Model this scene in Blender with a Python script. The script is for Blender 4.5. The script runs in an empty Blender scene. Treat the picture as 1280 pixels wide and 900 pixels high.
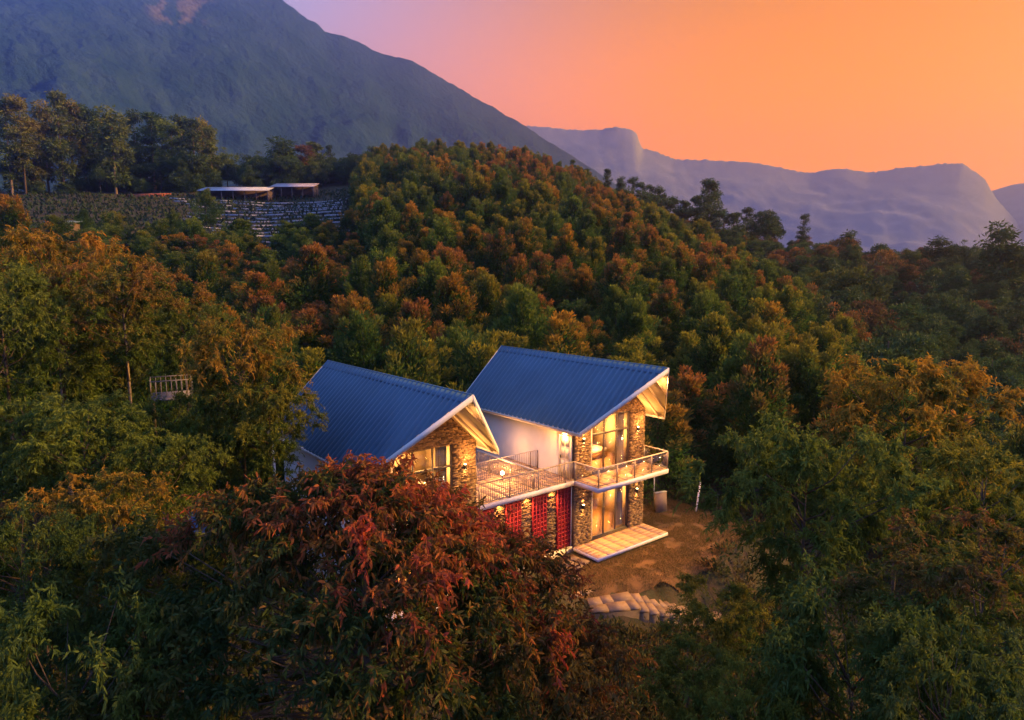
import bpy, math, random
import numpy as np
from mathutils import Vector, Matrix
R = math.radians
random.seed(7)
rng = np.random.default_rng(11)
S = bpy.context.scene
COL = S.collection

# ------------------------------------------------------------------ camera, sky, sun, exposure
CAM_H = 13.3
cd = bpy.data.cameras.new('camera'); cam = bpy.data.objects.new('camera', cd); COL.objects.link(cam)
cd.sensor_width = 36.0; cd.lens = 36.0 * 828 / 1280; cd.clip_start = 0.1; cd.clip_end = 20000
PITCH = math.atan(105 / 828)
cam.location = (0, 0, CAM_H); cam.rotation_euler = (math.pi / 2 - PITCH, 0, 0)
S.camera = cam

SUN_YAW, SUN_EL = R(84), R(21)
SUNV = (math.sin(SUN_YAW) * math.cos(SUN_EL), math.cos(SUN_YAW) * math.cos(SUN_EL), math.sin(SUN_EL))
world = bpy.data.worlds.new('World'); S.world = world; world.use_nodes = True
wt = world.node_tree; wt.nodes.clear()
def wn(t, **k):
    n = wt.nodes.new(t)
    for a, b in k.items(): setattr(n, a, b)
    return n
wl = wt.links.new
tc = wn('ShaderNodeTexCoord')
nrm = wn('ShaderNodeVectorMath', operation='NORMALIZE'); wl(tc.outputs['Generated'], nrm.inputs[0])
dot = wn('ShaderNodeVectorMath', operation='DOT_PRODUCT'); wl(nrm.outputs[0], dot.inputs[0])
GY = R(42)
dot.inputs[1].default_value = (math.sin(GY), math.cos(GY), 0.0)
toward = wn('ShaderNodeMapRange', interpolation_type='SMOOTHSTEP'); wl(dot.outputs['Value'], toward.inputs[0])
toward.inputs[1].default_value = 0.22; toward.inputs[2].default_value = 0.9
sep = wn('ShaderNodeSeparateXYZ'); wl(nrm.outputs[0], sep.inputs[0])
high = wn('ShaderNodeMapRange', interpolation_type='SMOOTHSTEP'); wl(sep.outputs['Z'], high.inputs[0])
high.inputs[1].default_value = 0.02; high.inputs[2].default_value = 0.52
def cmix(fac, a, b):
    m = wn('ShaderNodeMix', data_type='RGBA'); wl(fac, m.inputs[0])
    for i, c in ((6, a), (7, b)):
        if isinstance(c, tuple): m.inputs[i].default_value = (*c, 1)
        else: wl(c, m.inputs[i])
    return m.outputs[2]
SKY_LOW_SUN, SKY_LOW_AWAY = (1.16, 0.262, 0.0), (0.205, 0.25, 0.42)
SKY_HIGH_SUN, SKY_HIGH_AWAY = (0.23, 0.09, 0.006), (0.125, 0.21, 0.41)
low = cmix(toward.outputs[0], SKY_LOW_AWAY, SKY_LOW_SUN)
hi = cmix(toward.outputs[0], SKY_HIGH_AWAY, SKY_HIGH_SUN)
grad = cmix(high.outputs[0], low, hi)
nish = wn('ShaderNodeTexSky', sky_type='NISHITA', sun_disc=False)
nish.sun_elevation = SUN_EL; nish.sun_rotation = SUN_YAW; nish.dust_density = 4.0
sc1 = wn('ShaderNodeVectorMath', operation='SCALE'); wl(nish.outputs[0], sc1.inputs[0]); sc1.inputs['Scale'].default_value = 0.001
add = wn('ShaderNodeVectorMath', operation='ADD'); wl(grad, add.inputs[0]); wl(sc1.outputs[0], add.inputs[1])
bg = wn('ShaderNodeBackground'); bg.inputs[1].default_value = 1.0; wl(add.outputs[0], bg.inputs[0])
wo = wn('ShaderNodeOutputWorld'); wl(bg.outputs[0], wo.inputs[0])

sl = bpy.data.lights.new('sun', 'SUN'); sl.energy = 5.0; sl.angle = R(9); sl.color = (1.0, 0.50, 0.08)
sun = bpy.data.objects.new('sun', sl); COL.objects.link(sun)
sun.rotation_euler = Vector(SUNV).to_track_quat('Z', 'Y').to_euler()
S.view_settings.view_transform = 'Standard'; S.view_settings.look = 'None'
S.view_settings.exposure = 1.52; S.view_settings.gamma = 1.0; S.view_settings.use_curve_mapping = False
S.render.engine = 'CYCLES'
cy = S.cycles
cy.max_bounces = 5; cy.diffuse_bounces = 3; cy.glossy_bounces = 2; cy.transmission_bounces = 3; cy.volume_bounces = 1
cy.transparent_max_bounces = 8; cy.use_denoising = True; cy.sample_clamp_indirect = 4; cy.caustics_reflective = False; cy.caustics_refractive = False

# ------------------------------------------------------------------ helpers
HY = R(38.97)
AX_A = np.array([-math.sin(HY), math.cos(HY)]); AX_B = np.array([math.cos(HY), math.sin(HY)])
HO = np.array([4.086, 29.976])
def hw(a, b): return HO + AX_A * a + AX_B * b
def pix_dir(x, y):
    f = 828.0
    return np.array([x - 640, math.cos(PITCH) * f + math.sin(PITCH) * (450 - y), -math.sin(PITCH) * f + math.cos(PITCH) * (450 - y)])
def at_dist(x, y, d):
    v = pix_dir(x, y); t = d / math.hypot(v[0], v[1]); return np.array([0, 0, CAM_H]) + v * t
def at_z(x, y, z):
    v = pix_dir(x, y); return np.array([0, 0, CAM_H]) + v * ((z - CAM_H) / v[2])
def col_xy(c, d):
    w = math.atan((c - 640) / 834.6); return (d * math.sin(w), d * math.cos(w))

def mat(name, base=(0.5, 0.5, 0.5), rough=0.7, var=0.0, scale=3.0, var2=None, bump=0.0, bscale=40.0, metallic=0.0, coord='Object', stretch=None, attr=None, spec=0.3, arange=(0.45, 1.5)):
    m = bpy.data.materials.new(name); m.use_nodes = True
    nt = m.node_tree; b = nt.nodes['Principled BSDF']
    b.inputs['Roughness'].default_value = rough; b.inputs['Metallic'].default_value = metallic
    b.inputs['Specular IOR Level'].default_value = spec
    if coord == 'World': vec = nt.nodes.new('ShaderNodeNewGeometry').outputs['Position']
    else: vec = nt.nodes.new('ShaderNodeTexCoord').outputs[coord]
    if stretch:
        mp = nt.nodes.new('ShaderNodeMapping'); mp.inputs['Scale'].default_value = stretch
        nt.links.new(vec, mp.inputs[0]); vec = mp.outputs[0]
    n = nt.nodes.new('ShaderNodeTexNoise'); n.inputs['Scale'].default_value = scale; n.inputs['Detail'].default_value = 6; n.inputs['Roughness'].default_value = 0.62
    nt.links.new(vec, n.inputs['Vector'])
    mx = nt.nodes.new('ShaderNodeMix'); mx.data_type = 'RGBA'
    c2 = var2 if var2 else tuple(max(0, c * (1 - var)) for c in base)
    mx.inputs[6].default_value = (*base, 1); mx.inputs[7].default_value = (*c2, 1)
    ra = nt.nodes.new('ShaderNodeMapRange'); ra.inputs[1].default_value = 0.35; ra.inputs[2].default_value = 0.65
    nt.links.new(n.outputs[0], ra.inputs[0]); nt.links.new(ra.outputs[0], mx.inputs[0])
    out = mx.outputs[2]
    if attr:                       # per-piece colour variation
        at = nt.nodes.new('ShaderNodeAttribute'); at.attribute_name = attr
        r2 = nt.nodes.new('ShaderNodeMapRange'); r2.inputs[3].default_value = arange[0]; r2.inputs[4].default_value = arange[1]
        nt.links.new(at.outputs['Fac'], r2.inputs[0])
        mu = nt.nodes.new('ShaderNodeVectorMath'); mu.operation = 'SCALE'
        nt.links.new(out, mu.inputs[0]); nt.links.new(r2.outputs[0], mu.inputs['Scale']); out = mu.outputs[0]
    nt.links.new(out, b.inputs['Base Color'])
    if bump:
        n2 = nt.nodes.new('ShaderNodeTexNoise'); n2.inputs['Scale'].default_value = bscale; n2.inputs['Detail'].default_value = 4
        nt.links.new(vec, n2.inputs['Vector'])
        bp = nt.nodes.new('ShaderNodeBump'); bp.inputs['Strength'].default_value = bump; bp.inputs['Distance'].default_value = 0.03
        nt.links.new(n2.outputs[0], bp.inputs['Height']); nt.links.new(bp.outputs[0], b.inputs['Normal'])
    return m

def leaf_mat(name, greens, flush=None, source='OBJECT', trans=0.45):
    """Leaf: green mixed by 'vary'; young leaves ('flush') take the tree's own tone."""
    m = bpy.data.materials.new(name); m.use_nodes = True; nt = m.node_tree; nt.nodes.clear()
    N = nt.nodes.new; L = nt.links.new
    va = N('ShaderNodeAttribute'); va.attribute_name = 'vary'
    fl = N('ShaderNodeAttribute'); fl.attribute_name = 'flush'
    rp = N('ShaderNodeValToRGB'); L(va.outputs['Fac'], rp.inputs[0])
    e = rp.color_ramp.elements; e[0].color = (*greens[0], 1); e[1].color = (*greens[2], 1)
    k = e.new(0.5); k.color = (*greens[1], 1)
    if source == 'OBJECT':
        oi = N('ShaderNodeObjectInfo'); tone = oi.outputs['Color']
    elif source == 'INSTANCER':
        ti = N('ShaderNodeAttribute'); ti.attribute_type = 'INSTANCER'; ti.attribute_name = 'tone'; tone = ti.outputs['Color']
    else:
        rg = N('ShaderNodeValToRGB'); L(va.outputs['Fac'], rg.inputs[0])
        rg.color_ramp.elements[0].color = (*flush[0], 1); rg.color_ramp.elements[1].color = (*flush[1], 1); tone = rg.outputs[0]
    mx = N('ShaderNodeMix'); mx.data_type = 'RGBA'; L(fl.outputs['Fac'], mx.inputs[0]); L(rp.outputs[0], mx.inputs[6]); L(tone, mx.inputs[7])
    pb = N('ShaderNodeBsdfPrincipled'); pb.inputs['Roughness'].default_value = 0.65; pb.inputs['Specular IOR Level'].default_value = 0.12
    L(mx.outputs[2], pb.inputs['Base Color'])
    tr = N('ShaderNodeBsdfTranslucent'); L(mx.outputs[2], tr.inputs[0])
    ms = N('ShaderNodeMixShader'); ms.inputs[0].default_value = trans; L(pb.outputs[0], ms.inputs[1]); L(tr.outputs[0], ms.inputs[2])
    o = N('ShaderNodeOutputMaterial'); L(ms.outputs[0], o.inputs[0])
    return m

def emit_mat(name, colr, strength):
    m = bpy.data.materials.new(name); m.use_nodes = True; nt = m.node_tree; nt.nodes.clear()
    e = nt.nodes.new('ShaderNodeEmission'); e.inputs[0].default_value = (*colr, 1); e.inputs[1].default_value = strength
    o = nt.nodes.new('ShaderNodeOutputMaterial'); nt.links.new(e.outputs[0], o.inputs[0]); return m

def glass_mat(name):
    m = bpy.data.materials.new(name); m.use_nodes = True; nt = m.node_tree; nt.nodes.clear()
    t = nt.nodes.new('ShaderNodeBsdfTransparent'); t.inputs[0].default_value = (0.93, 0.95, 0.95, 1)
    g = nt.nodes.new('ShaderNodeBsdfGlossy'); g.inputs['Roughness'].default_value = 0.03
    lw_ = nt.nodes.new('ShaderNodeLayerWeight'); pw = nt.nodes.new('ShaderNodeMath'); pw.operation = 'POWER'; nt.links.new(lw_.outputs['Facing'], pw.inputs[0]); pw.inputs[1].default_value = 4
    fr = nt.nodes.new('ShaderNodeMapRange'); nt.links.new(pw.outputs[0], fr.inputs[0]); fr.inputs[3].default_value = .05; fr.inputs[4].default_value = .7
    mx = nt.nodes.new('ShaderNodeMixShader'); nt.links.new(fr.outputs[0], mx.inputs[0]); nt.links.new(t.outputs[0], mx.inputs[1]); nt.links.new(g.outputs[0], mx.inputs[2])
    o = nt.nodes.new('ShaderNodeOutputMaterial'); nt.links.new(mx.outputs[0], o.inputs[0]); return m

def mesh_np(name, verts, quads=None, tris=None, attrs=None, smooth=False):
    me = bpy.data.meshes.new(name)
    verts = np.asarray(verts, dtype=np.float32)
    nq = 0 if quads is None else len(quads); ntr = 0 if tris is None else len(tris)
    li = []
    if nq: li.append(np.asarray(quads, dtype=np.int32).ravel())
    if ntr: li.append(np.asarray(tris, dtype=np.int32).ravel())
    li = np.concatenate(li)
    me.vertices.add(len(verts)); me.vertices.foreach_set('co', verts.ravel())
    me.loops.add(len(li)); me.loops.foreach_set('vertex_index', li)
    me.polygons.add(nq + ntr)
    me.polygons.foreach_set('loop_start', np.concatenate([np.arange(nq) * 4, nq * 4 + np.arange(ntr) * 3]).astype(np.int32))
    if smooth: me.polygons.foreach_set('use_smooth', np.ones(nq + ntr, dtype=bool))
    for k, v in (attrs or {}).items():
        a = me.attributes.new(k, 'FLOAT', 'POINT'); a.data.foreach_set('value', np.asarray(v, dtype=np.float32))
    me.update(calc_edges=True)
    return me

def ob(name, me, m=None, parent=None, loc=None, rz=None, label=None, cat=None, group=None, kind=None):
    o = bpy.data.objects.new(name, me); COL.objects.link(o)
    if m is not None and me is not None and len(me.materials) == 0: me.materials.append(m)
    if parent is not None: o.parent = parent
    if loc is not None: o.location = tuple(float(v) for v in loc)
    if rz is not None: o.rotation_euler = (0, 0, rz)
    if label: o['label'] = label
    if cat: o['category'] = cat
    if group: o['group'] = group
    if kind: o['kind'] = kind
    return o

class MB:
    def __init__(s): s.v = []; s.q = []; s.t = []; s.a = []
    def _add(s, vs, quads=(), tris=(), a=0.5):
        n = len(s.v); s.v += [tuple(p) for p in vs]; s.a += [a] * len(vs)
        s.q += [tuple(i + n for i in f) for f in quads]; s.t += [tuple(i + n for i in f) for f in tris]
    def hexa(s, p, a=0.5):      # 8 points: bottom 4, top 4
        s._add(p, [(0, 3, 2, 1), (4, 5, 6, 7), (0, 1, 5, 4), (1, 2, 6, 5), (2, 3, 7, 6), (3, 0, 4, 7)], a=a); return s
    def box(s, x0, x1, y0, y1, z0, z1, a=0.5):
        return s.hexa([(x0, y0, z0), (x1, y0, z0), (x1, y1, z0), (x0, y1, z0), (x0, y0, z1), (x1, y0, z1), (x1, y1, z1), (x0, y1, z1)], a)
    def bar(s, p, q, w, h=None, a=0.5):   # rectangular bar from p to q
        h = h or w; p = np.array(p, float); q = np.array(q, float); d = q - p; d /= np.linalg.norm(d)
        u = np.cross(d, (0, 0, 1)); u = np.array([1., 0, 0]) if np.linalg.norm(u) < 1e-3 else u / np.linalg.norm(u)
        v = np.cross(u, d); u = u * w / 2; v = v * h / 2
        c = [-u - v, u - v, u + v, -u + v]
        return s.hexa([p + k for k in c] + [q + k for k in c], a)
    def prism(s, poly, y0, y1, a=0.5):    # polygon in xz (convex), extruded along y
        n = len(poly); vs = [(x, y0, z) for x, z in poly] + [(x, y1, z) for x, z in poly]
        tr = [(0, i, i + 1) for i in range(1, n - 1)] + [(n, n + i + 1, n + i) for i in range(1, n - 1)]
        s._add(vs, [(i, i + n, (i + 1) % n + n, (i + 1) % n) for i in range(n)], tr, a); return s
    def tube(s, pts, rad, n=8, a=0.5):
        pts = [np.array(p, float) for p in pts]; rings = []
        for i, p in enumerate(pts):
            d = pts[min(i + 1, len(pts) - 1)] - pts[max(i - 1, 0)]; d /= (np.linalg.norm(d) + 1e-9)
            u = np.cross(d, (0.13, 0.99, 0.05)); u /= np.linalg.norm(u); v = np.cross(d, u)
            r = rad[i] if hasattr(rad, '__len__') else rad
            rings.append([p + r * (math.cos(t) * u + math.sin(t) * v) for t in np.arange(n) * 2 * math.pi / n])
        vs = [q for r in rings for q in r]
        qs = [(i * n + j, i * n + (j + 1) % n, (i + 1) * n + (j + 1) % n, (i + 1) * n + j) for i in range(len(pts) - 1) for j in range(n)]
        k = (len(pts) - 1) * n
        ts = [(0, j + 1, j) for j in range(1, n - 1)] + [(k, k + j, k + j + 1) for j in range(1, n - 1)]
        s._add(vs, qs, ts, a); return s
    def mesh(s, name): return mesh_np(name, s.v, s.q or None, s.t or None, {'vary': s.a})
    def build(s, name, m, parent=None, **k): return ob(name, s.mesh(name), m, parent, **k)

def smooth(a, b, x):
    t = np.clip((x - a) / (b - a), 0, 1); return t * t * (3 - 2 * t)
def vnoise(x, y, seed=0):
    g = np.random.default_rng(seed).random((256, 256)); xi = np.floor(x).astype(int); yi = np.floor(y).astype(int); fx = x - xi; fy = y - yi
    fx = fx * fx * (3 - 2 * fx); fy = fy * fy * (3 - 2 * fy); a = xi % 256; b = (xi + 1) % 256; c = yi % 256; d = (yi + 1) % 256
    return (g[a, c] * (1 - fx) + g[b, c] * fx) * (1 - fy) + (g[a, d] * (1 - fx) + g[b, d] * fx) * fy
def fbm(x, y, seed=0, o=5):
    t = 0; w = 0.5
    for i in range(o): t = t + w * vnoise(x, y, seed + i); x = x * 2.03; y = y * 2.03; w *= 0.5
    return t

# ------------------------------------------------------------------ terrain
ctrl = []
def cp(c, d, z): x, y = col_xy(c, d); ctrl.append((x, y, z))
for c, d, z in [(640, 3, -5), (200, 10, -3.5), (1100, 10, -5.5), (0, 20, -1), (320, 20, -.8), (640, 20, -1.2), (860, 21, -1.8), (1280, 20, -6),
                (500, 40, -.3), (640, 35, -.3), (800, 38, -.3), (400, 45, -.2), (0, 35, 1.5), (200, 35, .5), (900, 40, -.6), (1100, 35, -4), (1280, 35, -6.5),
                (-100, 60, 6), (0, 60, 5), (200, 60, 3.5), (400, 62, 3), (600, 62, 3), (800, 60, 1.2), (1000, 60, -2), (1280, 60, -6),
                (0, 90, 10), (200, 90, 9), (400, 90, 10), (600, 90, 11.5), (800, 90, 8), (1000, 90, 2.5), (1280, 90, -3),
                (0, 130, 19), (200, 130, 20), (400, 130, 22), (600, 130, 25.5), (800, 130, 16.5), (1000, 130, 6), (1280, 130, 1.5),
                (0, 175, 29), (200, 175, 31), (400, 175, 33), (500, 165, 34), (500, 195, 40.5), (600, 200, 43), (700, 200, 38.5), (800, 195, 23), (900, 195, 18), (1000, 190, 15), (1100, 190, 13), (1280, 190, 10),
                (0, 300, 36), (200, 300, 40), (400, 300, 40), (600, 300, 38), (800, 300, 20), (1000, 300, 6), (1280, 300, -2),
                (0, 450, 20), (400, 450, 12), (700, 450, -5), (1000, 450, -18), (1280, 450, -25)]: cp(c, d, z)
for x, y, z in [(0, -30, -7), (-40, -5, 0), (40, -5, -8), (-180, 20, 20), (180, 20, -12), (0, -180, -25), (-160, -150, 0), (160, -150, -25), (-300, 60, 30), (300, 100, -15)]: ctrl.append((x, y, z))
ctrl = np.array(ctrl, float)
STEP_LINE = [(3.4, 26.5, -.62), (4.2, 26.5, -.66), (5.0, 26.7, -.72)]
_p = [5.25, 26.85]
for _i in range(12):
    _a = .10 + .07 * _i; STEP_LINE.append((_p[0] + .2, _p[1], -.42 - .14 * (_i + 1) - .22)); _p = [_p[0] + .4 * math.cos(_a), _p[1] + .4 * math.sin(_a)]
def tps(r2): return np.where(r2 > 1e-9, 0.5 * r2 * np.log(r2 + 1e-12), 0)
_n = len(ctrl); _P = np.c_[np.ones(_n), ctrl[:, :2]]
_K = tps(((ctrl[:, None, :2] - ctrl[None, :, :2]) ** 2).sum(-1)) + np.eye(_n) * 60.0
_sol = np.linalg.solve(np.block([[_K, _P], [_P.T, np.zeros((3, 3))]]), np.r_[ctrl[:, 2], 0, 0, 0])
def terr(x, y):
    x = np.atleast_1d(np.asarray(x, float)); y = np.atleast_1d(np.asarray(y, float)); z = np.zeros_like(x)
    d = np.hypot(x, y); cl = np.minimum(1, 520 / np.maximum(d, 1)); xc, yc = x * cl, y * cl
    for i in range(0, len(x), 4000):
        s = slice(i, i + 4000); r2 = (xc[s, None] - ctrl[:, 0]) ** 2 + (yc[s, None] - ctrl[:, 1]) ** 2
        z[s] = tps(r2) @ _sol[:_n] + _sol[_n] + _sol[_n + 1] * xc[s] + _sol[_n + 2] * yc[s]
    z = z + (fbm(x * .06 + 50, y * .06 + 50, 3, 4) - .48) * np.minimum(2.2, d * .02)
    # house platform, lawn and the bank below it
    ra = (x - HO[0]) * AX_A[0] + (y - HO[1]) * AX_A[1]; rb = (x - HO[0]) * AX_B[0] + (y - HO[1]) * AX_B[1]
    f = smooth(-16, -12, rb) * (1 - smooth(9.5, 13, rb)) * smooth(-5.0, -3.2, ra + .35 * rb * (rb < 0)) * (1 - smooth(12.5, 16, ra))
    z = z * (1 - f) + (-0.27 + .05 * (fbm(x * .8, y * .8, 9, 3) - .5)) * f
    w = np.zeros_like(z); zs = np.zeros_like(z)          # ground follows the path landing and steps
    for sx, sy, sz_ in STEP_LINE:
        k_ = np.exp(-((x - sx) ** 2 + (y - sy) ** 2) / .5); w += k_; zs += k_ * sz_
    z = np.where(w > 1e-4, z * (1 - np.clip(w * 1.1, 0, 1)) + zs / np.maximum(w, 1e-6) * np.clip(w * 1.1, 0, 1), z)
    far = smooth(360, 950, d); return z * (1 - far) + (-110 + 25 * (fbm(x * .002 + 9, y * .002 + 9, 5, 4) - .5)) * far
def tz(x, y): return float(terr([x], [y])[0])

M_ground = mat('ground', (0.028, 0.032, 0.012), 0.95, scale=2.2, var2=(0.055, 0.036, 0.018), bump=0.8, bscale=18)
rad = np.concatenate([np.arange(0.8, 60, 0.8), np.geomspace(60, 2080, 90)]); ang = np.linspace(0, 2 * math.pi, 289)[:-1]
gx = np.concatenate([[0], np.outer(rad, np.sin(ang)).ravel()]); gy = np.concatenate([[0], np.outer(rad, np.cos(ang)).ravel()])
gz = terr(gx, gy); na = len(ang)
I = 1 + np.arange((len(rad) - 1) * na).reshape(-1, na); J = np.roll(I, -1, 1)
gq = np.stack([I, J, J + na, I + na], -1).reshape(-1, 4)[:, ::-1]
gt = np.array([(0, 1 + (j + 1) % na, 1 + j) for j in range(na)])[:, ::-1]
ob('ground', mesh_np('ground', np.c_[gx, gy, gz], gq, gt, smooth=True), M_ground, kind='structure', label='dark earth and leaf litter under the wooded slopes')

# ------------------------------------------------------------------ mountains
def mountain(name, sky, dist, front, back, base, seed, m, label, amp, power, rock=None, fuzz=0.0):
    sky = np.array(sky, float); cols = np.arange(sky[0, 0], sky[-1, 0] + .1, 3.0 if sky[-1, 0] - sky[0, 0] < 1500 else 4.0)
    ys = np.interp(cols, sky[:, 0], sky[:, 1])
    kk = np.exp(-(np.arange(-40, 41) / 18.) ** 2); kk /= kk.sum(); ys_s = np.convolve(np.pad(ys, 40, mode='edge'), kk, mode='valid')
    ww = np.arctan((cols - 640) / 834.6)
    nv = 90; s = np.concatenate([np.linspace(-1, 0, nv // 3)[:-1], np.linspace(0, 1, nv) ** 1.15])
    V = np.zeros((len(cols), len(s), 3)); rk = np.zeros((len(cols), len(s)))
    for i, (c, y, w) in enumerate(zip(cols, ys, ww)):
        d0 = dist(c) if callable(dist) else dist
        tip = at_dist(c, y, d0)[2]
        jit = (fbm(np.array([c * .035]), np.array([seed * 1.7]), seed, 5)[0] - .48) * amp * .22 + fuzz * (vnoise(np.array([c * .9]), np.array([.5 + seed]), seed + 3)[0] - .3)
        ts = at_dist(c, ys_s[i], d0)[2]; tip = tip + (ts - tip) * smooth(.0, .22, np.abs(s)); jit = jit * np.exp(-np.abs(s) * 40)
        dd = np.where(s >= 0, d0 - front * s, d0 - back * s)
        h = np.where(s >= 0, base + (tip + jit - base) * (1 - s) ** power, base + (tip + jit - base) * (1 + s) ** 1.2)
        x, yy = dd * math.sin(w), dd * math.cos(w)
        env = np.where(s >= 0, np.clip(s * 3.5, 0, 1) * np.clip((1 - s) * 3, 0, 1), 0)
        rg = np.abs(fbm(x / 190. + yy / 900., yy / 420. + seed, seed + 20, 4) - .47) * 2.0
        nn = fbm(x / 46., yy / 46. + h / 60., seed + 40, 5) - .48
        fine = fbm(x / 13., yy / 13. + h / 15., seed + 60, 3) - .44
        V[i] = np.c_[x, yy, h + env * amp * (.5 - rg * 1.3 + nn * .9 + fine * (.32 if dist != 1800 else .05))]
        if rock is not None:
            py = 345 - (h - CAM_H) / (dd * math.cos(w)) * 834.6
            rk[i] = rock(c, py)
    n = len(s); I = (np.arange(len(cols) - 1)[:, None] * n + np.arange(n - 1)[None]).ravel()
    q = np.c_[I, I + 1, I + n + 1, I + n]
    return ob(name, mesh_np(name, V.reshape(-1, 3), q, None, {'vary': rk.ravel()}, smooth=True), m, kind='structure', label=label)
def mtn_mat(name, a, b, rock):
    m = mat(name, a, 1.0, scale=0.02, var2=b, coord='Object', bump=1.0, bscale=.12, spec=0.0)
    nt = m.node_tree; pb = nt.nodes['Principled BSDF']
    for n in nt.nodes:
        if n.type == 'BUMP': n.inputs['Distance'].default_value = 5
    src = pb.inputs['Base Color'].links[0].from_socket
    at = nt.nodes.new('ShaderNodeAttribute'); at.attribute_name = 'vary'
    mx = nt.nodes.new('ShaderNodeMix'); mx.data_type = 'RGBA'; nt.links.new(at.outputs['Fac'], mx.inputs[0]); nt.links.new(src, mx.inputs[6]); mx.inputs[7].default_value = (*rock, 1)
    nt.links.new(mx.outputs[2], pb.inputs['Base Color']); return m
M_mtn = mtn_mat('mountain_forest_hazed', (0.012, 0.038, 0.066), (0.025, 0.058, 0.095), (0.10, 0.10, 0.105))  # forest tones with the blue of distance haze mixed into the colour
M_mtn_far = mtn_mat('mountain_far_hazed', (0.18, 0.21, 0.26), (0.23, 0.25, 0.30), (0.4, 0.36, 0.36))  # pale rock, tinted bluish to carry some of the haze
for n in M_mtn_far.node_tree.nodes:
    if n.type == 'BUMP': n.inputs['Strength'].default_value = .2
def rock_left(c, py):
    k = np.exp(-((c - 245) / 38.) ** 2) * np.exp(-((py - 30) / 22.) ** 2) * 1.5
    return np.clip((k - .35) * 2.2, 0, 1) * (fbm(py * .12 + 7, py * .02 + c * .06, 70, 3) > .44) * .8
sky_left = [(-900, 90), (-500, 50), (-200, 10), (0, -8), (150, -14), (230, -15), (290, -14), (340, -7), (365, 1), (385, 17), (405, 30), (418, 42), (430, 44), (460, 57), (490, 67), (520, 76), (545, 92), (575, 110), (600, 124), (630, 143), (655, 157), (690, 181), (720, 201), (740, 213), (800, 252), (860, 300), (930, 340)]
mountain('mountain', sky_left, lambda c: 880 + .38 * max(0, c + 100) + .0002 * max(0, c + 100) ** 2, 470, 400, -70, 2, M_mtn, 'broad blue forested mountain with a pale cliff face rising behind the tall trees', 52, 1.25, rock_left, 3.0)
sky_right = [(480, 230), (560, 175), (640, 158), (665, 158), (700, 162), (722, 163), (745, 162), (762, 160), (778, 160.5), (788, 164), (793, 170), (796, 182), (800, 186), (815, 190), (838, 199), (870, 200), (900, 202), (930, 204), (955, 208), (985, 214), (1005, 217), (1030, 213), (1048, 212), (1065, 214), (1078, 217), (1100, 214), (1120, 211), (1150, 207.5), (1175, 206), (1190, 206), (1200, 212), (1212, 219), (1222, 227), (1227, 236), (1236, 249), (1250, 264), (1262, 275), (1272, 290), (1290, 305), (1330, 330), (1400, 345)]
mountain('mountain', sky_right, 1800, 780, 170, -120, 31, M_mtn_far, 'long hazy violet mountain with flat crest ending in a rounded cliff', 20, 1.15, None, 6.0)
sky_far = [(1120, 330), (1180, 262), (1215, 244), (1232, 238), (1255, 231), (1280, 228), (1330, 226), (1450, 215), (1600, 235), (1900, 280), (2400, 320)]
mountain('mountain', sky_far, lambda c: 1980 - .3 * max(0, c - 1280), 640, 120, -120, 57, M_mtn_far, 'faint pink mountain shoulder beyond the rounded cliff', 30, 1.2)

# ------------------------------------------------------------------ haze
hb = MB().box(-2200, 2200, -2200, 2120, -190, 442)
hm = bpy.data.materials.new('haze'); hm.use_nodes = True; hn = hm.node_tree; hn.nodes.clear()
pv = hn.nodes.new('ShaderNodeVolumePrincipled'); pv.inputs['Color'].default_value = (0.36, 0.45, 1.0, 1); pv.inputs['Density'].default_value = 5.4e-4; pv.inputs['Anisotropy'].default_value = 0.85
hn.links.new(pv.outputs[0], hn.nodes.new('ShaderNodeOutputMaterial').inputs['Volume'])
hb.build('haze', hm, kind='stuff', label='pale violet evening haze filling the valley air')

# ------------------------------------------------------------------ trees: foliage meshes
def unit(v): return v / (np.linalg.norm(v, axis=-1, keepdims=True) + 1e-9)
def leaves4(P, D, L, W, flush, vary, g):
    n = len(P); D = unit(D); rv = unit(g.normal(size=(n, 3))); X = unit(np.cross(D, rv)); Nn = np.cross(X, D)
    L = L[:, None]; W = W[:, None]
    v = np.stack([P, P + D * L * .5 + X * W * .5 + Nn * W * .15, P + D * L, P + D * L * .5 - X * W * .5 + Nn * W * .15], 1).reshape(-1, 3)
    q = np.arange(n * 4).reshape(-1, 4)
    return v, q, None, {'flush': np.repeat(flush, 4), 'vary': np.repeat(vary, 4)}
def leaves6(P, D, L, W, flush, vary, g, sag=0.25):
    n = len(P); D = unit(D); rv = unit(g.normal(size=(n, 3)) * [1, 1, .5]); X = unit(np.cross(D, rv)); Nn = np.cross(X, D)
    L = L[:, None]; W = W[:, None]; dn = np.array([0, 0, -1.0])
    def p(t, w): return P + D * L * t + dn * L * sag * t * t + X * W * w + Nn * W * .25 * abs(w)
    v = np.stack([p(0, 0), p(.3, .42), p(.3, -.42), p(.68, .36), p(.68, -.36), p(1, 0)], 1).reshape(-1, 3)
    k = (np.arange(n) * 6)[:, None]
    q = k + np.array([[1, 3, 4, 2]]); t = np.concatenate([k + np.array([[0, 1, 2]]), k + np.array([[3, 5, 4]])])
    return v, q, t, {'flush': np.repeat(flush, 6), 'vary': np.repeat(vary, 6)}

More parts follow.
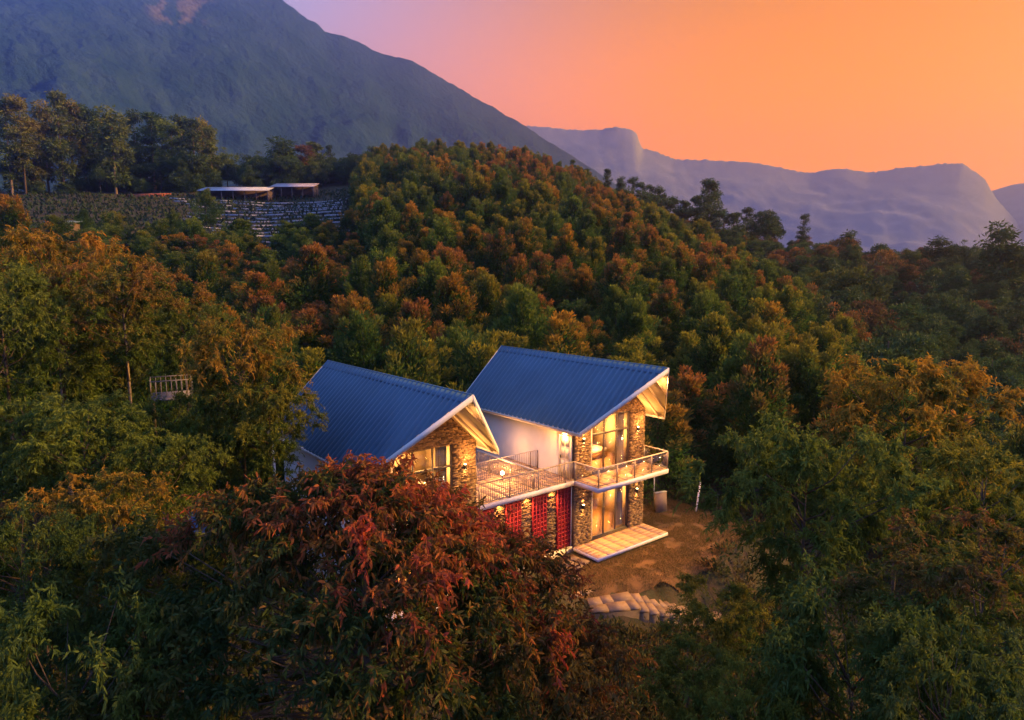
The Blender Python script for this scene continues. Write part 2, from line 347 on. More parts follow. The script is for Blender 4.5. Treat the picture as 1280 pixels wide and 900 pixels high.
def crown_mid(seed, R_=1.9, H_=4.6, npl=66, nl=165, L=.20, Wd=.072):
    """Dense crown of separate upswept leafy plumes; young leaves at the plume tips; origin at the crown top."""
    g = np.random.default_rng(seed); P = []; D = []; F = []; Vv = []; ph = g.random(6) * 6.28
    for i in range(npl):
        t = g.random() ** .8; az = g.random() * 6.283
        prof = min(1, (t + .15) / .42) ** .6 * max(.03, 1 - t) ** .55 * 1.3
        lum = 1 + .28 * math.sin(2 * az + ph[0] + 3 * t) + .2 * math.sin(3 * az + ph[1] - 5 * t)
        rr = R_ * prof * lum * (.55 + .5 * g.random()); o = np.array([math.cos(az), math.sin(az), 0])
        tip = o * rr + np.array([0, 0, -H_ * (1 - t) * (1 + .12 * math.sin(2 * az + ph[2])) + .25 * g.normal()])
        base = np.array([tip[0] * .35, tip[1] * .35, tip[2] - (.8 + .9 * g.random())]) + g.normal(size=3) * .12
        ax = tip - base; ln = np.linalg.norm(ax); ad = ax / ln; n = int(nl * (.6 + .8 * g.random()))
        s = g.random(n) ** .75; side = g.normal(size=(n, 3)); side -= (side @ ad)[:, None] * ad; side = unit(side)
        wid = (.32 + .36 * g.random()) * (1.05 - s) ** .55
        p = base + ad * (ln * s)[:, None] * 1.08 + side * (wid * g.random(n) ** .5)[:, None]
        d = ad * .9 + side * .75 + np.array([0, 0, .25]) + g.normal(size=(n, 3)) * .3
        hgt = (p[:, 2] + H_) / H_
        fl = np.clip((s - .5) * 1.3 * np.clip(.3 + 1.0 * hgt, 0, 1.3) + (hgt - .70) * .75 + g.normal() * .2 + g.normal(size=n) * .1, 0, .95)
        P.append(p); D.append(d); F.append(fl); Vv.append(np.clip(g.random() * .7 + g.random(n) * .3, 0, 1))
    P = np.concatenate(P); D = np.concatenate(D); F = np.concatenate(F); Vv = np.concatenate(Vv); n = len(P)
    return leaves4(P, D, L * (.6 + .8 * g.random(n)), Wd * (.7 + .6 * g.random(n)), F, Vv, g)

def crown_broad(seed, R_=3.6, H_=4.6, ncl=110, nl=110, L=.34, Wd=.16):
    """Wide domed crown of rounded clumps; origin at the crown top."""
    g = np.random.default_rng(seed); P = []; D = []; F = []; Vv = []; ph = g.random(6) * 6.28
    for i in range(ncl):
        az = g.random() * 6.283; u = g.random(); th = math.acos(1 - u * 1.25)      # from zenith
        lum = .8 + .28 * math.sin(3 * az + ph[0] + 2 * th) + .16 * math.sin(5 * az + ph[1] - 4 * th)
        rr = lum * (.55 + .45 * g.random() ** .4)
        c = np.array([R_ * rr * math.sin(th) * math.cos(az), R_ * rr * math.sin(th) * math.sin(az), -H_ + H_ * .93 * rr * max(-.2, math.cos(th)) ])
        n = int(nl * (.6 + .8 * g.random())); cr = .85 * (.6 + .7 * g.random())
        o = unit(g.normal(size=(n, 3)) + [0, 0, .35]); p = c + o * (cr * g.random((n, 1)) ** .5) * [1.15, 1.15, .75]
        d = o + np.array([0, 0, .25]) + g.normal(size=(n, 3)) * .5
        rel = (p[:, 2] - c[2]) / cr
        fl = np.clip(.15 + (p[:, 2] + H_) / H_ * .5 + rel * .35 + g.normal() * .22 + g.normal(size=n) * .12, 0, 1)
        P.append(p); D.append(d); F.append(fl); Vv.append(np.clip(g.random() * .8 + g.random(n) * .25, 0, 1))
    P = np.concatenate(P); D = np.concatenate(D); F = np.concatenate(F); Vv = np.concatenate(Vv); n = len(P)
    return leaves4(P, D, L * (.6 + .8 * g.random(n)), Wd * (.7 + .6 * g.random(n)), F, Vv, g)

def crown_tall(seed, H_=13., R_=2.1, ncl=42, nl=90, L=.5, Wd=.2, gap=.5):
    """Slender open crown with separate foliage puffs along the stem; origin at the top."""
    g = np.random.default_rng(seed); P = []; D = []; F = []; Vv = []; C = []
    for i in range(ncl):
        t = g.random(); az = g.random() * 6.283; rr = R_ * (.25 + .75 * math.sin(math.pi * (.12 + .8 * (1 - t)))) * g.random() ** .6
        c = np.array([rr * math.cos(az), rr * math.sin(az), -H_ * (1 - t)]); C.append(c)
        n = int(nl * (.5 + g.random())); cr = .95 * (.55 + .7 * g.random())
        o = unit(g.normal(size=(n, 3))); p = c + o * (cr * g.random((n, 1)) ** .55) * [1, 1, .8]
        d = o + np.array([0, 0, -.5]) + g.normal(size=(n, 3)) * .5
        fl = np.clip(.25 + t * .45 + (p[:, 2] - c[2]) / cr * .3 + g.normal() * .2, 0, 1)
        P.append(p); D.append(d); F.append(fl); Vv.append(np.clip(g.random() * .8 + g.random(n) * .25, 0, 1))
    P = np.concatenate(P); D = np.concatenate(D); F = np.concatenate(F); Vv = np.concatenate(Vv); n = len(P)
    return leaves4(P, D, L * (.6 + .8 * g.random(n)), Wd * (.7 + .6 * g.random(n)), F, Vv, g), C

def crown_near(seed, R_=2.4, H_=5.0, ncl=95, tw=11, nl=26, L=.15, Wd=.045, droop=.4, flush_top=.55, twig=.62, egg=.72, cone=None):
    """Close-range crown: clumps of twigs carrying drooping lance-shaped leaves; origin at the crown top."""
    g = np.random.default_rng(seed); P = []; D = []; F = []; Vv = []; TW = []; ph = g.random(6) * 6.28; C = []
    for i in range(ncl):
        t = g.random() ** egg
        prof = math.sin(math.pi * min(1, .12 + .86 * (1 - t) ** .62)) ** .75 if t < 1 else .1
        if cone: prof = max(.06, (1 - t) ** cone)
        az = g.random() * 6.283; lum = 1 + (.30 if not cone else .12) * math.sin(2 * az + ph[0] + 5 * t) + .22 * math.sin(3 * az + ph[1] - 6 * t)
        rr = R_ * prof * lum * (.3 + .7 * g.random() ** .45)
        c = np.array([rr * math.cos(az) * (1.7 if cone and math.cos(az) < 0 else 1), rr * math.sin(az), -H_ * (1 - t)]); C.append(c)
        outv = np.array([math.cos(az), math.sin(az), .35]); cv = g.random()
        cf = flush_top * (t * 1.7 - 1.3) + g.normal() * .2 + .2 * (rr / R_ - .6)
        for k in range(tw):
            d0 = unit(outv * .7 + np.array([0, 0, .25]) + g.normal(size=3) * .75); ln = twig * (.6 + .8 * g.random())
            tt = (np.arange(nl) + g.random(nl)) / nl
            base = c + d0 * ln * tt[:, None] + np.array([0, 0, -1.]) * (ln * .35 * tt[:, None] ** 2)
            side = g.normal(size=(nl, 3)) * .6
            d = d0 * .45 + side + np.array([0, 0, -droop])
            P.append(base); D.append(d)
            F.append(np.clip(cf + tt * .45 + g.normal(size=nl) * .12, 0, 1)); Vv.append(np.clip(cv * .7 + g.random(nl) * .3, 0, 1))
            if k % 2 == 0: TW.append((c, c + d0 * ln * .6))
    P = np.concatenate(P); D = np.concatenate(D); F = np.concatenate(F); Vv = np.concatenate(Vv); n = len(P)
    return leaves6(P, D, L * (.6 + .7 * g.random(n)), Wd * (.75 + .5 * g.random(n)), F, Vv, g), C, TW

def limb_mesh(name, C, TW, H_, root, g, r0=.1):
    mb = MB().tube([(0, 0, root - .2), (.03, .02, root * .6), (0, 0, root * .28)], [r0 * .7, r0 * .4, r0 * .12], 6)
    for c in C[::4]:
        s = np.array([0, 0, min(root * .3, max(root * .72 + g.normal() * .4, c[2] - np.hypot(c[0], c[1]) * .7))])
        mid = (s + c) / 2 + np.array([0, 0, -.12]) + g.normal(size=3) * .08
        mb.tube([s, mid, c], [r0 * .26, r0 * .17, r0 * .06], 5)
    return mb.mesh(name)

GREENS = [(0.018, 0.055, 0.020), (0.040, 0.105, 0.026), (0.085, 0.150, 0.030)]
M_leaf = leaf_mat('leaf_hill', GREENS)
M_leaf_inst = leaf_mat('leaf_hill_massed', GREENS, source='INSTANCER')
M_leaf_near = leaf_mat('leaf_close', [(0.028, 0.058, 0.014), (0.068, 0.112, 0.020), (0.130, 0.160, 0.028)], trans=.4)
M_leaf_dark = leaf_mat('leaf_dark', [(0.020, 0.050, 0.024), (0.040, 0.085, 0.030), (0.075, 0.125, 0.036)], trans=.25)
M_bark = mat('bark', (0.10, 0.075, 0.055), .9, scale=6, var2=(0.05, 0.036, 0.028), bump=.6, stretch=(1, 1, .25))
M_bark_pale = mat('bark_pale', (0.26, 0.20, 0.16), .85, scale=5, var2=(0.12, 0.09, 0.07), bump=.5, stretch=(1, 1, .3))

def trunk_mesh(name, seed, r=.11, n=8):      # unit height, slightly bent, tapered
    g = np.random.default_rng(seed); z = np.linspace(0, 1, 7); off = np.cumsum(g.normal(size=(7, 2)) * .06, 0); off -= off[0]
    off *= (1 - z[:, None] * .55)
    return MB().tube([(off[i, 0] * (1 - z[i]), off[i, 1] * (1 - z[i]), z[i]) for i in range(7)], list(r * (1.25 - .9 * z)), n).mesh(name)

PROTO = {}
for i in range(6):
    v, q, t, a = crown_mid(100 + i, R_=1.75 + .2 * (i % 3), H_=4.3 + .35 * (i % 4))
    PROTO['mid', i] = dict(me=mesh_np('crown', v, q, t, a), w=2 * (2.1 + .2 * (i % 3)), h=4.9 + .35 * (i % 4))
for i in range(4):
    v, q, t, a = crown_broad(200 + i, H_=4.0 + .5 * i)
    PROTO['broad', i] = dict(me=mesh_np('crown', v, q, t, a), w=8.0, h=4.8 + .5 * i)
for i in range(4):
    (v, q, t, a), C = crown_tall(300 + i, H_=11 + 1.5 * i, R_=1.7 + .3 * (i % 3))
    PROTO['tall', i] = dict(me=mesh_np('crown', v, q, t, a), w=2 * (2.1 + .3 * (i % 3)), h=12 + 1.5 * i)
for i in range(4):
    (v, q, t, a), C, TW = crown_near(400 + i, R_=2.3, H_=4.6 + .5 * (i % 3), ncl=105 + 10 * i)
    g = np.random.default_rng(i)
    PROTO['near', i] = dict(me=mesh_np('crown', v, q, t, a), w=5.6, h=5.4 + .5 * (i % 3), limbs=limb_mesh('branches', C, TW, 5, -5.2, g))
for k in PROTO:
    PROTO[k]['me'].materials.append({'mid': M_leaf, 'broad': M_leaf_dark, 'tall': M_leaf_dark, 'near': M_leaf_near}[k[0]])
TRUNKS = [trunk_mesh('trunk', 500 + i) for i in range(4)]
for tm in TRUNKS: tm.materials.append(M_bark)
TRUNK_PALE = trunk_mesh('trunk', 510, .1); TRUNK_PALE.materials.append(M_bark_pale)

TONES = {'rust': (0.31, 0.13, 0.035), 'orange': (0.35, 0.18, 0.025), 'yellow': (0.23, 0.20, 0.025), 'green': (0.14, 0.18, 0.03), 'brown': (0.17, 0.075, 0.03), 'deep': (0.06, 0.10, 0.03)}
def put_tree(name, kind, x, y, top, width, tone, label, group=None, hscale=1.0, trunk=None, tw=1.0, rz=None, variant=None, cat='tree'):
    n = {'mid': 6, 'broad': 4, 'tall': 4, 'near': 4}[kind]; i = random.randrange(n) if variant is None else variant
    pr = PROTO[kind, i]; z0 = tz(x, y) - .15; s = width / pr['w']; sz = s * hscale
    sz = min(sz, (top - z0) / pr['h'] * 1.02) if top - z0 < pr['h'] * sz else sz
    e = ob(name, None, loc=(x, y, z0), rz=random.random() * 6.28 if rz is None else rz, label=label, cat=cat, group=group); e.empty_display_size = .3
    c = ob('crown', pr['me'], None, e, loc=(0, 0, top - z0)); c.scale = (s, s, sz)
    t = TONES[tone] if isinstance(tone, str) else tone; j = .82 + .36 * random.random()
    c.color = (min(1, t[0] * j), min(1, t[1] * j * (.92 + .16 * random.random())), t[2], 1)
    tm = trunk or random.choice(TRUNKS); th = max(.5, top - z0 - pr['h'] * sz * (.4 if kind == 'near' else .14))
    k = ob('trunk', tm, None, e); k.scale = (tw * max(.6, s), tw * max(.6, s), th)
    if 'limbs' in pr:
        b = ob('branches', pr['limbs'], M_bark, e, loc=(0, 0, top - z0)); b.scale = (s, s, sz)
    return e

# ------------------------------------------------------------------ the two chalets and the link between them
M_roof = mat('roof_blue', (0.055, 0.13, 0.225), .40, scale=.45, var2=(0.042, 0.10, 0.175), coord='World', metallic=.0, spec=.5)
M_white = mat('white_paint', (0.72, 0.68, 0.66), .75, scale=.9, var=.10, bump=.08)
M_trim = mat('trim_white', (0.78, 0.74, 0.72), .6, scale=2, var=.06)
M_soffit = mat('soffit_cream', (0.72, 0.60, 0.44), .7, scale=2, var=.08)
M_stone = mat('ledger_stone', (0.30, 0.19, 0.10), .85, scale=9, var2=(0.13, 0.085, 0.05), bump=.5, bscale=30, attr='vary', arange=(.55, 1.3))
M_mortar = mat('wall_core', (0.09, 0.065, 0.045), .95, scale=8, var=.3)
M_frame = mat('window_metal', (0.10, 0.085, 0.075), .45, scale=5, var=.2, spec=.5)
M_frame_pale = mat('window_jamb', (0.55, 0.48, 0.40), .5, scale=5, var=.1)
M_glass = glass_mat('window_glass')
M_inner = mat('inner_wall', (0.74, 0.64, 0.47), .8, scale=1.2, var=.08)
M_floor = mat('inner_floor', (0.36, 0.21, 0.11), .45, scale=4, var=.25, stretch=(1, 8, 1))
M_curtain = mat('curtain', (0.52, 0.42, 0.33), .9, scale=10, var=.2, stretch=(1, 1, .1))
M_tile = mat('deck_tile', (0.56, 0.36, 0.22), .55, scale=5, var2=(0.44, 0.27, 0.16), stretch=(1, 5, 1), bump=.1)
M_slab = mat('slab_edge', (0.62, 0.60, 0.68), .7, scale=2, var=.12)
M_steel = mat('railing_steel', (0.30, 0.25, 0.23), .4, scale=8, var=.15, metallic=.6)
M_rail_cream = mat('railing_cream', (0.66, 0.56, 0.46), .55, scale=8, var=.1)
M_red = mat('red_block', (0.42, 0.022, 0.035), .65, scale=6, var2=(0.30, 0.016, 0.026), bump=.3)
M_red_back = mat('red_block_core', (0.20, 0.012, 0.018), .8, scale=6, var=.2)
M_door = mat('door_paint', (0.74, 0.66, 0.52), .6, scale=3, var=.06)
M_dark = mat('dark_metal', (0.03, 0.03, 0.032), .5, scale=8, var=.2)
M_wood = mat('brown_wood', (0.22, 0.11, 0.05), .5, scale=4, var=.3, stretch=(1, 1, 9))
M_linen = mat('linen', (0.74, 0.68, 0.6), .9, scale=8, var=.08)
M_bulb = emit_mat('lamp_glow', (1.0, .60, .22), 22.0)
M_globe = emit_mat('globe_glow', (1.0, .62, .24), 26.0)
WARM = (1.0, 0.43, 0.11)
def lamp(kind, parent, loc, power, size=.1, rot=(0, 0, 0), spot=None, name='lamp_light', colr=WARM):
    l = bpy.data.lights.new(name, kind); l.energy = power; l.color = colr
    if kind == 'AREA': l.shape = 'RECTANGLE'; l.size, l.size_y = size if isinstance(size, tuple) else (size, size)
    elif kind == 'SPOT': l.spot_size = spot or R(70); l.spot_blend = .8; l.shadow_soft_size = size
    else: l.shadow_soft_size = size
    o = bpy.data.objects.new(name, l); COL.objects.link(o); o.parent = parent; o.location = loc; o.rotation_euler = rot; return o

X0, X1, Y0, Y1, XR = 0.1, 5.3, 1.76, 10.3, 2.7
ZE, ZR, XE0, XE1 = 5.95, 9.03, -0.45, 5.85
YF_R, YF_E, YB = -1.67, 0.92, 10.86
def roof_z(x): return ZR - abs(x - XR) * (ZR - ZE) / 3.15

def stones(parent, poly_in, x0, x1, z0, z1, yface, name='stone_cladding', seed=1):
    """Thin uneven ledger stones, proud of a mortar core."""
    g = random.Random(seed); mb = MB(); z = z0
    while z < z1 - .02:
        h = g.choice([.04, .05, .055, .07]); x = x0 - g.random() * .2
        while x < x1:
            l = g.uniform(.16, .52); a, b = max(x, x0), min(x + l - .008, x1); x += l
            if b - a < .04: continue
            zc = z + h / 2
            if not (poly_in(a + .005, zc) and poly_in(b - .005, zc)):
                mid = (a + b) / 2
                if not poly_in(mid, zc): continue
                while not poly_in(a + .005, zc) and a < mid: a += .02
                while not poly_in(b - .005, zc) and b > mid: b -= .02
            p = g.uniform(.012, .06)
            mb.box(a, b, yface - p, yface + .02, z, z + h - .008, a=g.random())
        z += h
    return mb.build(name, M_stone, parent, kind='stuff', label='thin brown ledger stones laid in uneven courses')

def sconce(parent, x, y, z, power=30):
    s = MB().box(x - .055, x + .055, y - .13, y - .02, z - .10, z + .10).build('wall_sconce', M_dark, parent)
    for dz, rx in ((.105, math.pi), (-.105, 0)):
        MB().box(x - .035, x + .035, y - .11, y - .04, z + dz - .004, z + dz + .004).build('bulb', M_bulb, s)
        lamp('SPOT', s, (x, y - .085, z + dz * 1.2), power, .02, (rx, 0, 0), R(82))
    return s

def window(parent, x0, x1, z0, z1, transom, yw, curtains=()):
    """Glazed opening: outer frame, mullions, transom, panes, curtain."""
    w = MB(); t = .05; ya, yb = yw + .04, yw + .13
    w.box(x0, x1, ya, yb, z1 - t, z1); w.box(x0, x1, ya, yb, z0, z0 + t)
    w.box(x0, x0 + t, ya, yb, z0 + t, z1 - t); w.box(x1 - t, x1, ya, yb, z0 + t, z1 - t)
    f = w.build('window', M_frame, parent)
    xs = [x0 + (x1 - x0) * k / 3 for k in range(4)]
    for xm in xs[1:3]: MB().box(xm - .03, xm + .03, ya + .004, yb - .004, z0 + t, z1 - t).build('mullion', M_frame, f)
    if transom:
        for a, b in zip(xs[:3], xs[1:]): MB().box(a + .031 + (.02 if a == x0 else 0), b - .031 - (.02 if b == x1 else 0), ya + .006, yb - .006, transom - .045, transom + .045).build('transom', M_frame, f)
    for a, b in zip(xs[:3], xs[1:]):
        for c, d in ([(z0 + t, transom - .045), (transom + .045, z1 - t)] if transom else [(z0 + t, z1 - t)]):
            MB().box(a + .031, b - .031, yw + .08, yw + .088, c + .002, d - .002).build('pane', M_glass, f)
    MB().box(x0 - .09, x0 - .004, yw - .02, yw + .14, z0, z1).build('jamb', M_frame_pale, f)
    for ca, cb in curtains:
        n = 44; vs = []; 
        for i in range(n + 1):
            u = i / n; x = ca + (cb - ca) * u; yy = yw + .30 + .045 * math.sin(u * 34) + .02 * math.sin(u * 57 + 1)
            pinch = .25 * math.sin(math.pi * .5) * 0
            vs += [(x + .06 * (u - .5), yy, z0 + .06), (x, yy, (z0 + z1) / 2), (x, yy * .5 + (yw + .30) * .5, z1 - .06)]
        q = [(i * 3 + k, i * 3 + 3 + k, i * 3 + 4 + k, i * 3 + 1 + k) for i in range(n) for k in range(2)]
        ob('curtain', mesh_np('curtain', vs, q, None, smooth=True), M_curtain, f)
    return f

def tiles(parent, x0, x1, y0, y1, z, tx, ty, seed, m=M_tile, name='tile'):
    g = random.Random(seed); nx = max(1, round((x1 - x0) / tx)); ny = max(1, round((y1 - y0) / ty)); dx = (x1 - x0) / nx; dy = (y1 - y0) / ny
    me = [MB().box(-dx / 2 + .004, dx / 2 - .004, -dy / 2 + .004, dy / 2 - .004, 0, .02, a=v).mesh('tile') for v in (.3, .45, .55, .7)]
    for k in me: k.materials.append(m)
    for i in range(nx):
        for j in range(ny): ob(name, g.choice(me), None, parent, loc=(x0 + (i + .5) * dx, y0 + (j + .5) * dy, z + g.uniform(-.001, .001)))
M_tile_v = mat('deck_tile_varied', (0.56, 0.36, 0.22), .55, scale=2.5, var2=(0.46, 0.29, 0.17), coord='World', attr='vary', arange=(.82, 1.16))

def railing(parent, p, q, z, step=.12, hand=M_steel, hw_=.05, name='railing'):
    p = np.array(p, float); q = np.array(q, float); n = int(np.linalg.norm(q - p) / step); h = .95
    r = MB().bar((*p, z + h), (*q, z + h), hw_, hw_ * .8).build(name, hand, parent)
    MB().bar((*p, z + .08), (*q, z + .08), .03).build('bottom_rail', M_steel, r)
    bm = MB().box(-.009, .009, -.009, .009, .095, h - .025).mesh('baluster'); bm.materials.append(M_steel)
    pm = MB().box(-.025, .025, -.025, .025, 0, h - .022).mesh('post'); pm.materials.append(M_steel)
    for i in range(n + 1):
        c = p + (q - p) * i / n
        ob('post' if i in (0, n) or i % 14 == 0 else 'baluster', pm if i in (0, n) or i % 14 == 0 else bm, None, r, loc=(c[0], c[1], z))
    return r

def make_chalet(name, loc, label, balcony, seed):
    H = ob(name, None, loc=loc, rz=HY, label=label, cat='house', group='blue roofed chalets'); H.empty_display_size = .5
    up = (1.3, 4.1, 3.47, 6.36); lo = (1.4, 4.1, 0.06, 2.62)
    def inside(x, z):
        if x < X0 or x > X1 or z > roof_z(x) - .20: return False
        for a, b, c, d in ((up[0] - .09, up[1], up[2] - .02, up[3]), (lo[0] - .09, lo[1], lo[2] - .1, lo[3])):
            if a < x < b and c < z < d: return False
        return not (3.16 < z < 3.42 and balcony)
    # gable wall core round its openings
    c = MB(); ya, yb = Y0 + .02, Y0 + .17
    c.box(X0, lo[0] - .09, ya, yb, -.4, 3.0); c.box(lo[1], X1, ya, yb, -.4, 3.0); c.box(lo[0] - .09, lo[1], ya, yb, lo[3], 3.0); c.box(lo[0] - .09, lo[1], ya, yb, -.4, lo[2])
    c.box(X0, X1, ya, yb, 3.0, up[2]); c.box(X0, up[0] - .09, ya, yb, up[2], 6.2); c.box(up[1], X1, ya, yb, up[2], 6.2)
    c.box(up[0] - .09, up[1], ya, yb, up[2] + 2.73, up[3]) if False else None
    zt = roof_z(X0) - .20
    c.prism([(X0, 6.2), (up[0] - .09, 6.2), (up[0] - .09, roof_z(up[0] - .09) - .2), (X0, zt)], ya, yb)
    c.prism([(up[1], 6.2), (X1, 6.2), (X1, zt), (up[1], roof_z(up[1]) - .2)], ya, yb)
    c.prism([(up[0] - .09, up[3]), (up[1], up[3]), (up[1], roof_z(up[1]) - .2), (XR, ZR - .2), (up[0] - .09, roof_z(up[0] - .09) - .2)], ya, yb)
    gw = c.build('gable_wall', M_mortar, H)
    stones(gw, inside, X0 + .002, X1 - .002, -.1, ZR - .2, Y0 + .02, seed=seed)
    # side and back walls
    MB().box(X0 - .03, X0 + .12, Y0 + .172, Y1, -.4, roof_z(X0) - .2).build('side_wall', M_white, H)
    MB().box(X1 - .12, X1 + .03, Y0 + .172, Y1, -.4, roof_z(X1) - .2).build('side_wall', M_white, H)
    MB().prism([(X0 + .121, -.4), (X1 - .121, -.4), (X1 - .121, roof_z(X1 - .121) - .25), (XR, ZR - .25), (X0 + .121, roof_z(X0 + .121) - .25)], Y1 - .16, Y1 - .005).build('back_wall', M_white, H)
    # floors, partition, ceiling
    fl = MB().box(X0 + .121, X1 - .121, Y0 + .172, Y1 - .161, -.1, .05).build('floor', M_floor, H)
    MB().box(X0 + .121, X1 - .121, Y0 + .172, Y1 - .161, 3.12, 3.44).build('floor', M_floor, H)
    MB().box(X0 + .121, X1 - .121, Y0 + .172, Y1 - .161, 3.08, 3.119).build('ceiling', M_inner, H)
    MB().box(X0 + .125, X1 - .125, 5.9, 6.05, .05, 3.08).build('partition', M_inner, H)
    MB().prism([(X0 + .125, 3.44), (X1 - .125, 3.44), (X1 - .125, 6.1), (XR, 8.5), (X0 + .125, 6.1)], 5.7, 5.85).build('partition', M_inner, H)
    MB().box(2.25, 2.45, 3.9, 5.69, 3.44, 6.0).build('partition', M_inner, H)
    for x in (X0 + .121, X1 - .135):
        MB().box(x, x + .014, Y0 + .175, 5.69, .052, 3.07).build('inner_wall', M_inner, H)
        MB().box(x, x + .014, Y0 + .175, 5.69, 3.442, 6.15).build('inner_wall', M_inner, H)
    window(H, *up[:2], *up[2:], 5.42, Y0 + .02, [(3.45, 4.03)])
    window(H, *lo[:2], *lo[2:], None, Y0 + .02, [(3.5, 4.04)])
    lamp('AREA', H, (2.7, 3.4, 5.95), 440, (2.4, 2.0)); lamp('AREA', H, (2.7, 3.6, 3.03), 390, (2.4, 2.0))
    # roof: trapezoidal metal sheets cut to the prow at the front
    rf = MB().bar((XR, YF_R + .02, ZR + .035), (XR, YB - .02, ZR + .035), .10, .05).build('roof', M_roof, H)
    for sgn in (-1, 1):
        n_sheet = 12; wid = (YB - YF_R) / n_sheet
        for k in range(n_sheet):
            ys = []; y = YF_R + k * wid
            for r in range(3):
                b = y + r * wid / 3; s = wid / 3
                ys += [(b, 0), (b + s * .46, 0), (b + s * .56, .085), (b + s * .88, .085), (b + s * .98, 0)]
            ys.append((y + wid + .004, 0.0)); vs = []
            for yy, up_ in ys:
                f = 0 if yy >= YF_E else min(1, (YF_E - yy) / (YF_E - YF_R)); f = min(f, .995)
                for g_ in (f, 1.0):
                    x = XR + sgn * 3.15 * (1 - g_); z = ZE + (ZR - ZE) * g_ + up_
                    vs.append((x, yy, z))
                for g_ in (f, 1.0):
                    x = XR + sgn * 3.15 * (1 - g_); z = ZE + (ZR - ZE) * g_ + up_ - .012
                    vs.append((x, yy, z))
            q = []
            for i in range(len(ys) - 1):
                o = i * 4; q += [(o, o + 4, o + 5, o + 1), (o + 2, o + 3, o + 7, o + 6), (o, o + 2, o + 6, o + 4)]
            ob('roof_sheet', mesh_np('roof_sheet', vs, q), M_roof, rf)
        # folded ridge cap
        a = np.array([sgn * .30, 0, -.30 * .978]); cap = []
        p0 = [(XR, YF_R - .01, ZR + .075), (XR + a[0], YF_R + .22, ZR + .075 + a[2]), (XR + a[0], YB + .01, ZR + .075 + a[2]), (XR, YB + .01, ZR + .075)]
        MB().hexa([(x, y, z - .012) for x, y, z in p0] + p0).build('ridge_cap', M_roof, rf)
        # soffit lining, barge boards, eave fascia, rafters
        def rp(x, y, dz): return (x, y, roof_z(x) + dz)
        xe = XR + sgn * 3.15; xi = XR + sgn * .004
        top = [rp(xi, YF_R + .05, -.03), rp(xe, YF_E + .03, -.03), rp(xe, YB - .03, -.03), rp(xi, YB - .03, -.03)]
        MB().hexa([(x, y, z - .07) for x, y, z in top] + top).build('soffit', M_soffit, rf)
        def board(pa, pb, hgt, th, inset=0.0):
            (xa, ya_, za), (xb, yb_, zb) = pa, pb; d = np.array([xb - xa, yb_ - ya_]); nrm_ = np.array([-d[1], d[0]]) / np.linalg.norm(d) * th
            v = [(xa, ya_, za - hgt), (xb, yb_, zb - hgt), (xb + nrm_[0], yb_ + nrm_[1], zb - hgt), (xa + nrm_[0], ya_ + nrm_[1], za - hgt),
                 (xa, ya_, za), (xb, yb_, zb), (xb + nrm_[0], yb_ + nrm_[1], zb), (xa + nrm_[0], ya_ + nrm_[1], za)]
            return MB().hexa(v)
        board((XR, YF_R, ZR + .055), (xe, YF_E, ZE + .055), .24, .045 * -sgn).build('barge_board', M_trim, rf)
        board((XR, YB, ZR + .055), (xe, YB, ZE + .055), .22, .045 * sgn).build('barge_board', M_trim, rf)
        board((xe, YF_E, ZE + .01), (xe, YB, ZE + .01), .17, .04 * sgn).build('eave_fascia', M_trim, rf)
        for yr in (-.55, .35, 1.2):
            f = max(.02, (YF_E - yr) / (YF_E - YF_R)) if yr < YF_E else 0
            xa = XR + sgn * 3.15 * (1 - max(f, .03)); xb = XR + sgn * .06
            MB().bar((xa, yr, roof_z(xa) - .15), (xb, yr, roof_z(xb) - .15), .07, .11).build('rafter', M_soffit, rf)
    MB().bar((XR, YF_R + .12, ZR - .2), (XR, Y0 + .01, ZR - .2), .09, .16).build('ridge_beam', M_soffit, rf)
    for x, z in ((.64, 5.3), (4.68, 5.3), (.68, 1.93), (4.71, 1.93)): sconce(H, x, Y0, z)
    fx = MB().box(XR - .09, XR + .09, -1.22, -1.0, ZR - .36, ZR - .281).build('added_floodlamp', M_dark, H); MB().box(XR - .07, XR + .07, -1.2, -1.02, ZR - .368, ZR - .3605).build('bulb', M_bulb, fx)  # added fixture body for the ridge floodlight
    lamp('SPOT', fx, (XR, -1.11, ZR - .40), 1000 if balcony else 250, .06, (R(-10), 0, 0), R(160), 'soffit_light')  # floodlight added under the ridge to brighten the lawn
    lamp('POINT', H, (4.9, 1.25, 5.75), 40, .05, name='soffit_light'); lamp('POINT', H, (.5, 1.25, 5.75), 30, .05, name='soffit_light')
    if balcony:
        b = MB().box(0.0, 5.22, .06, Y0 - .05, 3.18, 3.40).build('balcony', M_slab, H)
        tiles(b, .03, 5.19, .09, Y0 - .06, 3.40, .62, .28, 3, M_tile_v)
        r = MB().bar((.05, .11, 4.33), (5.17, .11, 4.33), .05, .04).build('balcony_railing', M_rail_cream, H)
        MB().bar((.05, .136, 4.33), (.05, Y0 - .07, 4.33), .05, .04).build('handrail', M_rail_cream, r)
        MB().bar((5.17, .136, 4.33), (5.17, Y0 - .07, 4.33), .05, .04).build('handrail', M_rail_cream, r)
        MB().bar((.05, .11, 3.50), (5.17, .11, 3.50), .03).build('bottom_rail', M_steel, r)
        MB().bar((5.17, .13, 3.50), (5.17, Y0 - .07, 3.50), .03).build('bottom_rail', M_steel, r); MB().bar((.05, .13, 3.50), (.05, Y0 - .07, 3.50), .03).build('bottom_rail', M_steel, r)
        ps = [(.05, .11), (1.33, .11), (2.61, .11), (3.89, .11), (5.17, .11), (5.17, Y0 - .1), (.05, Y0 - .1)]
        for x, y in ps: MB().box(x - .024, x + .024, y - .024, y + .024, 3.40, 4.308).build('post', M_steel, r)
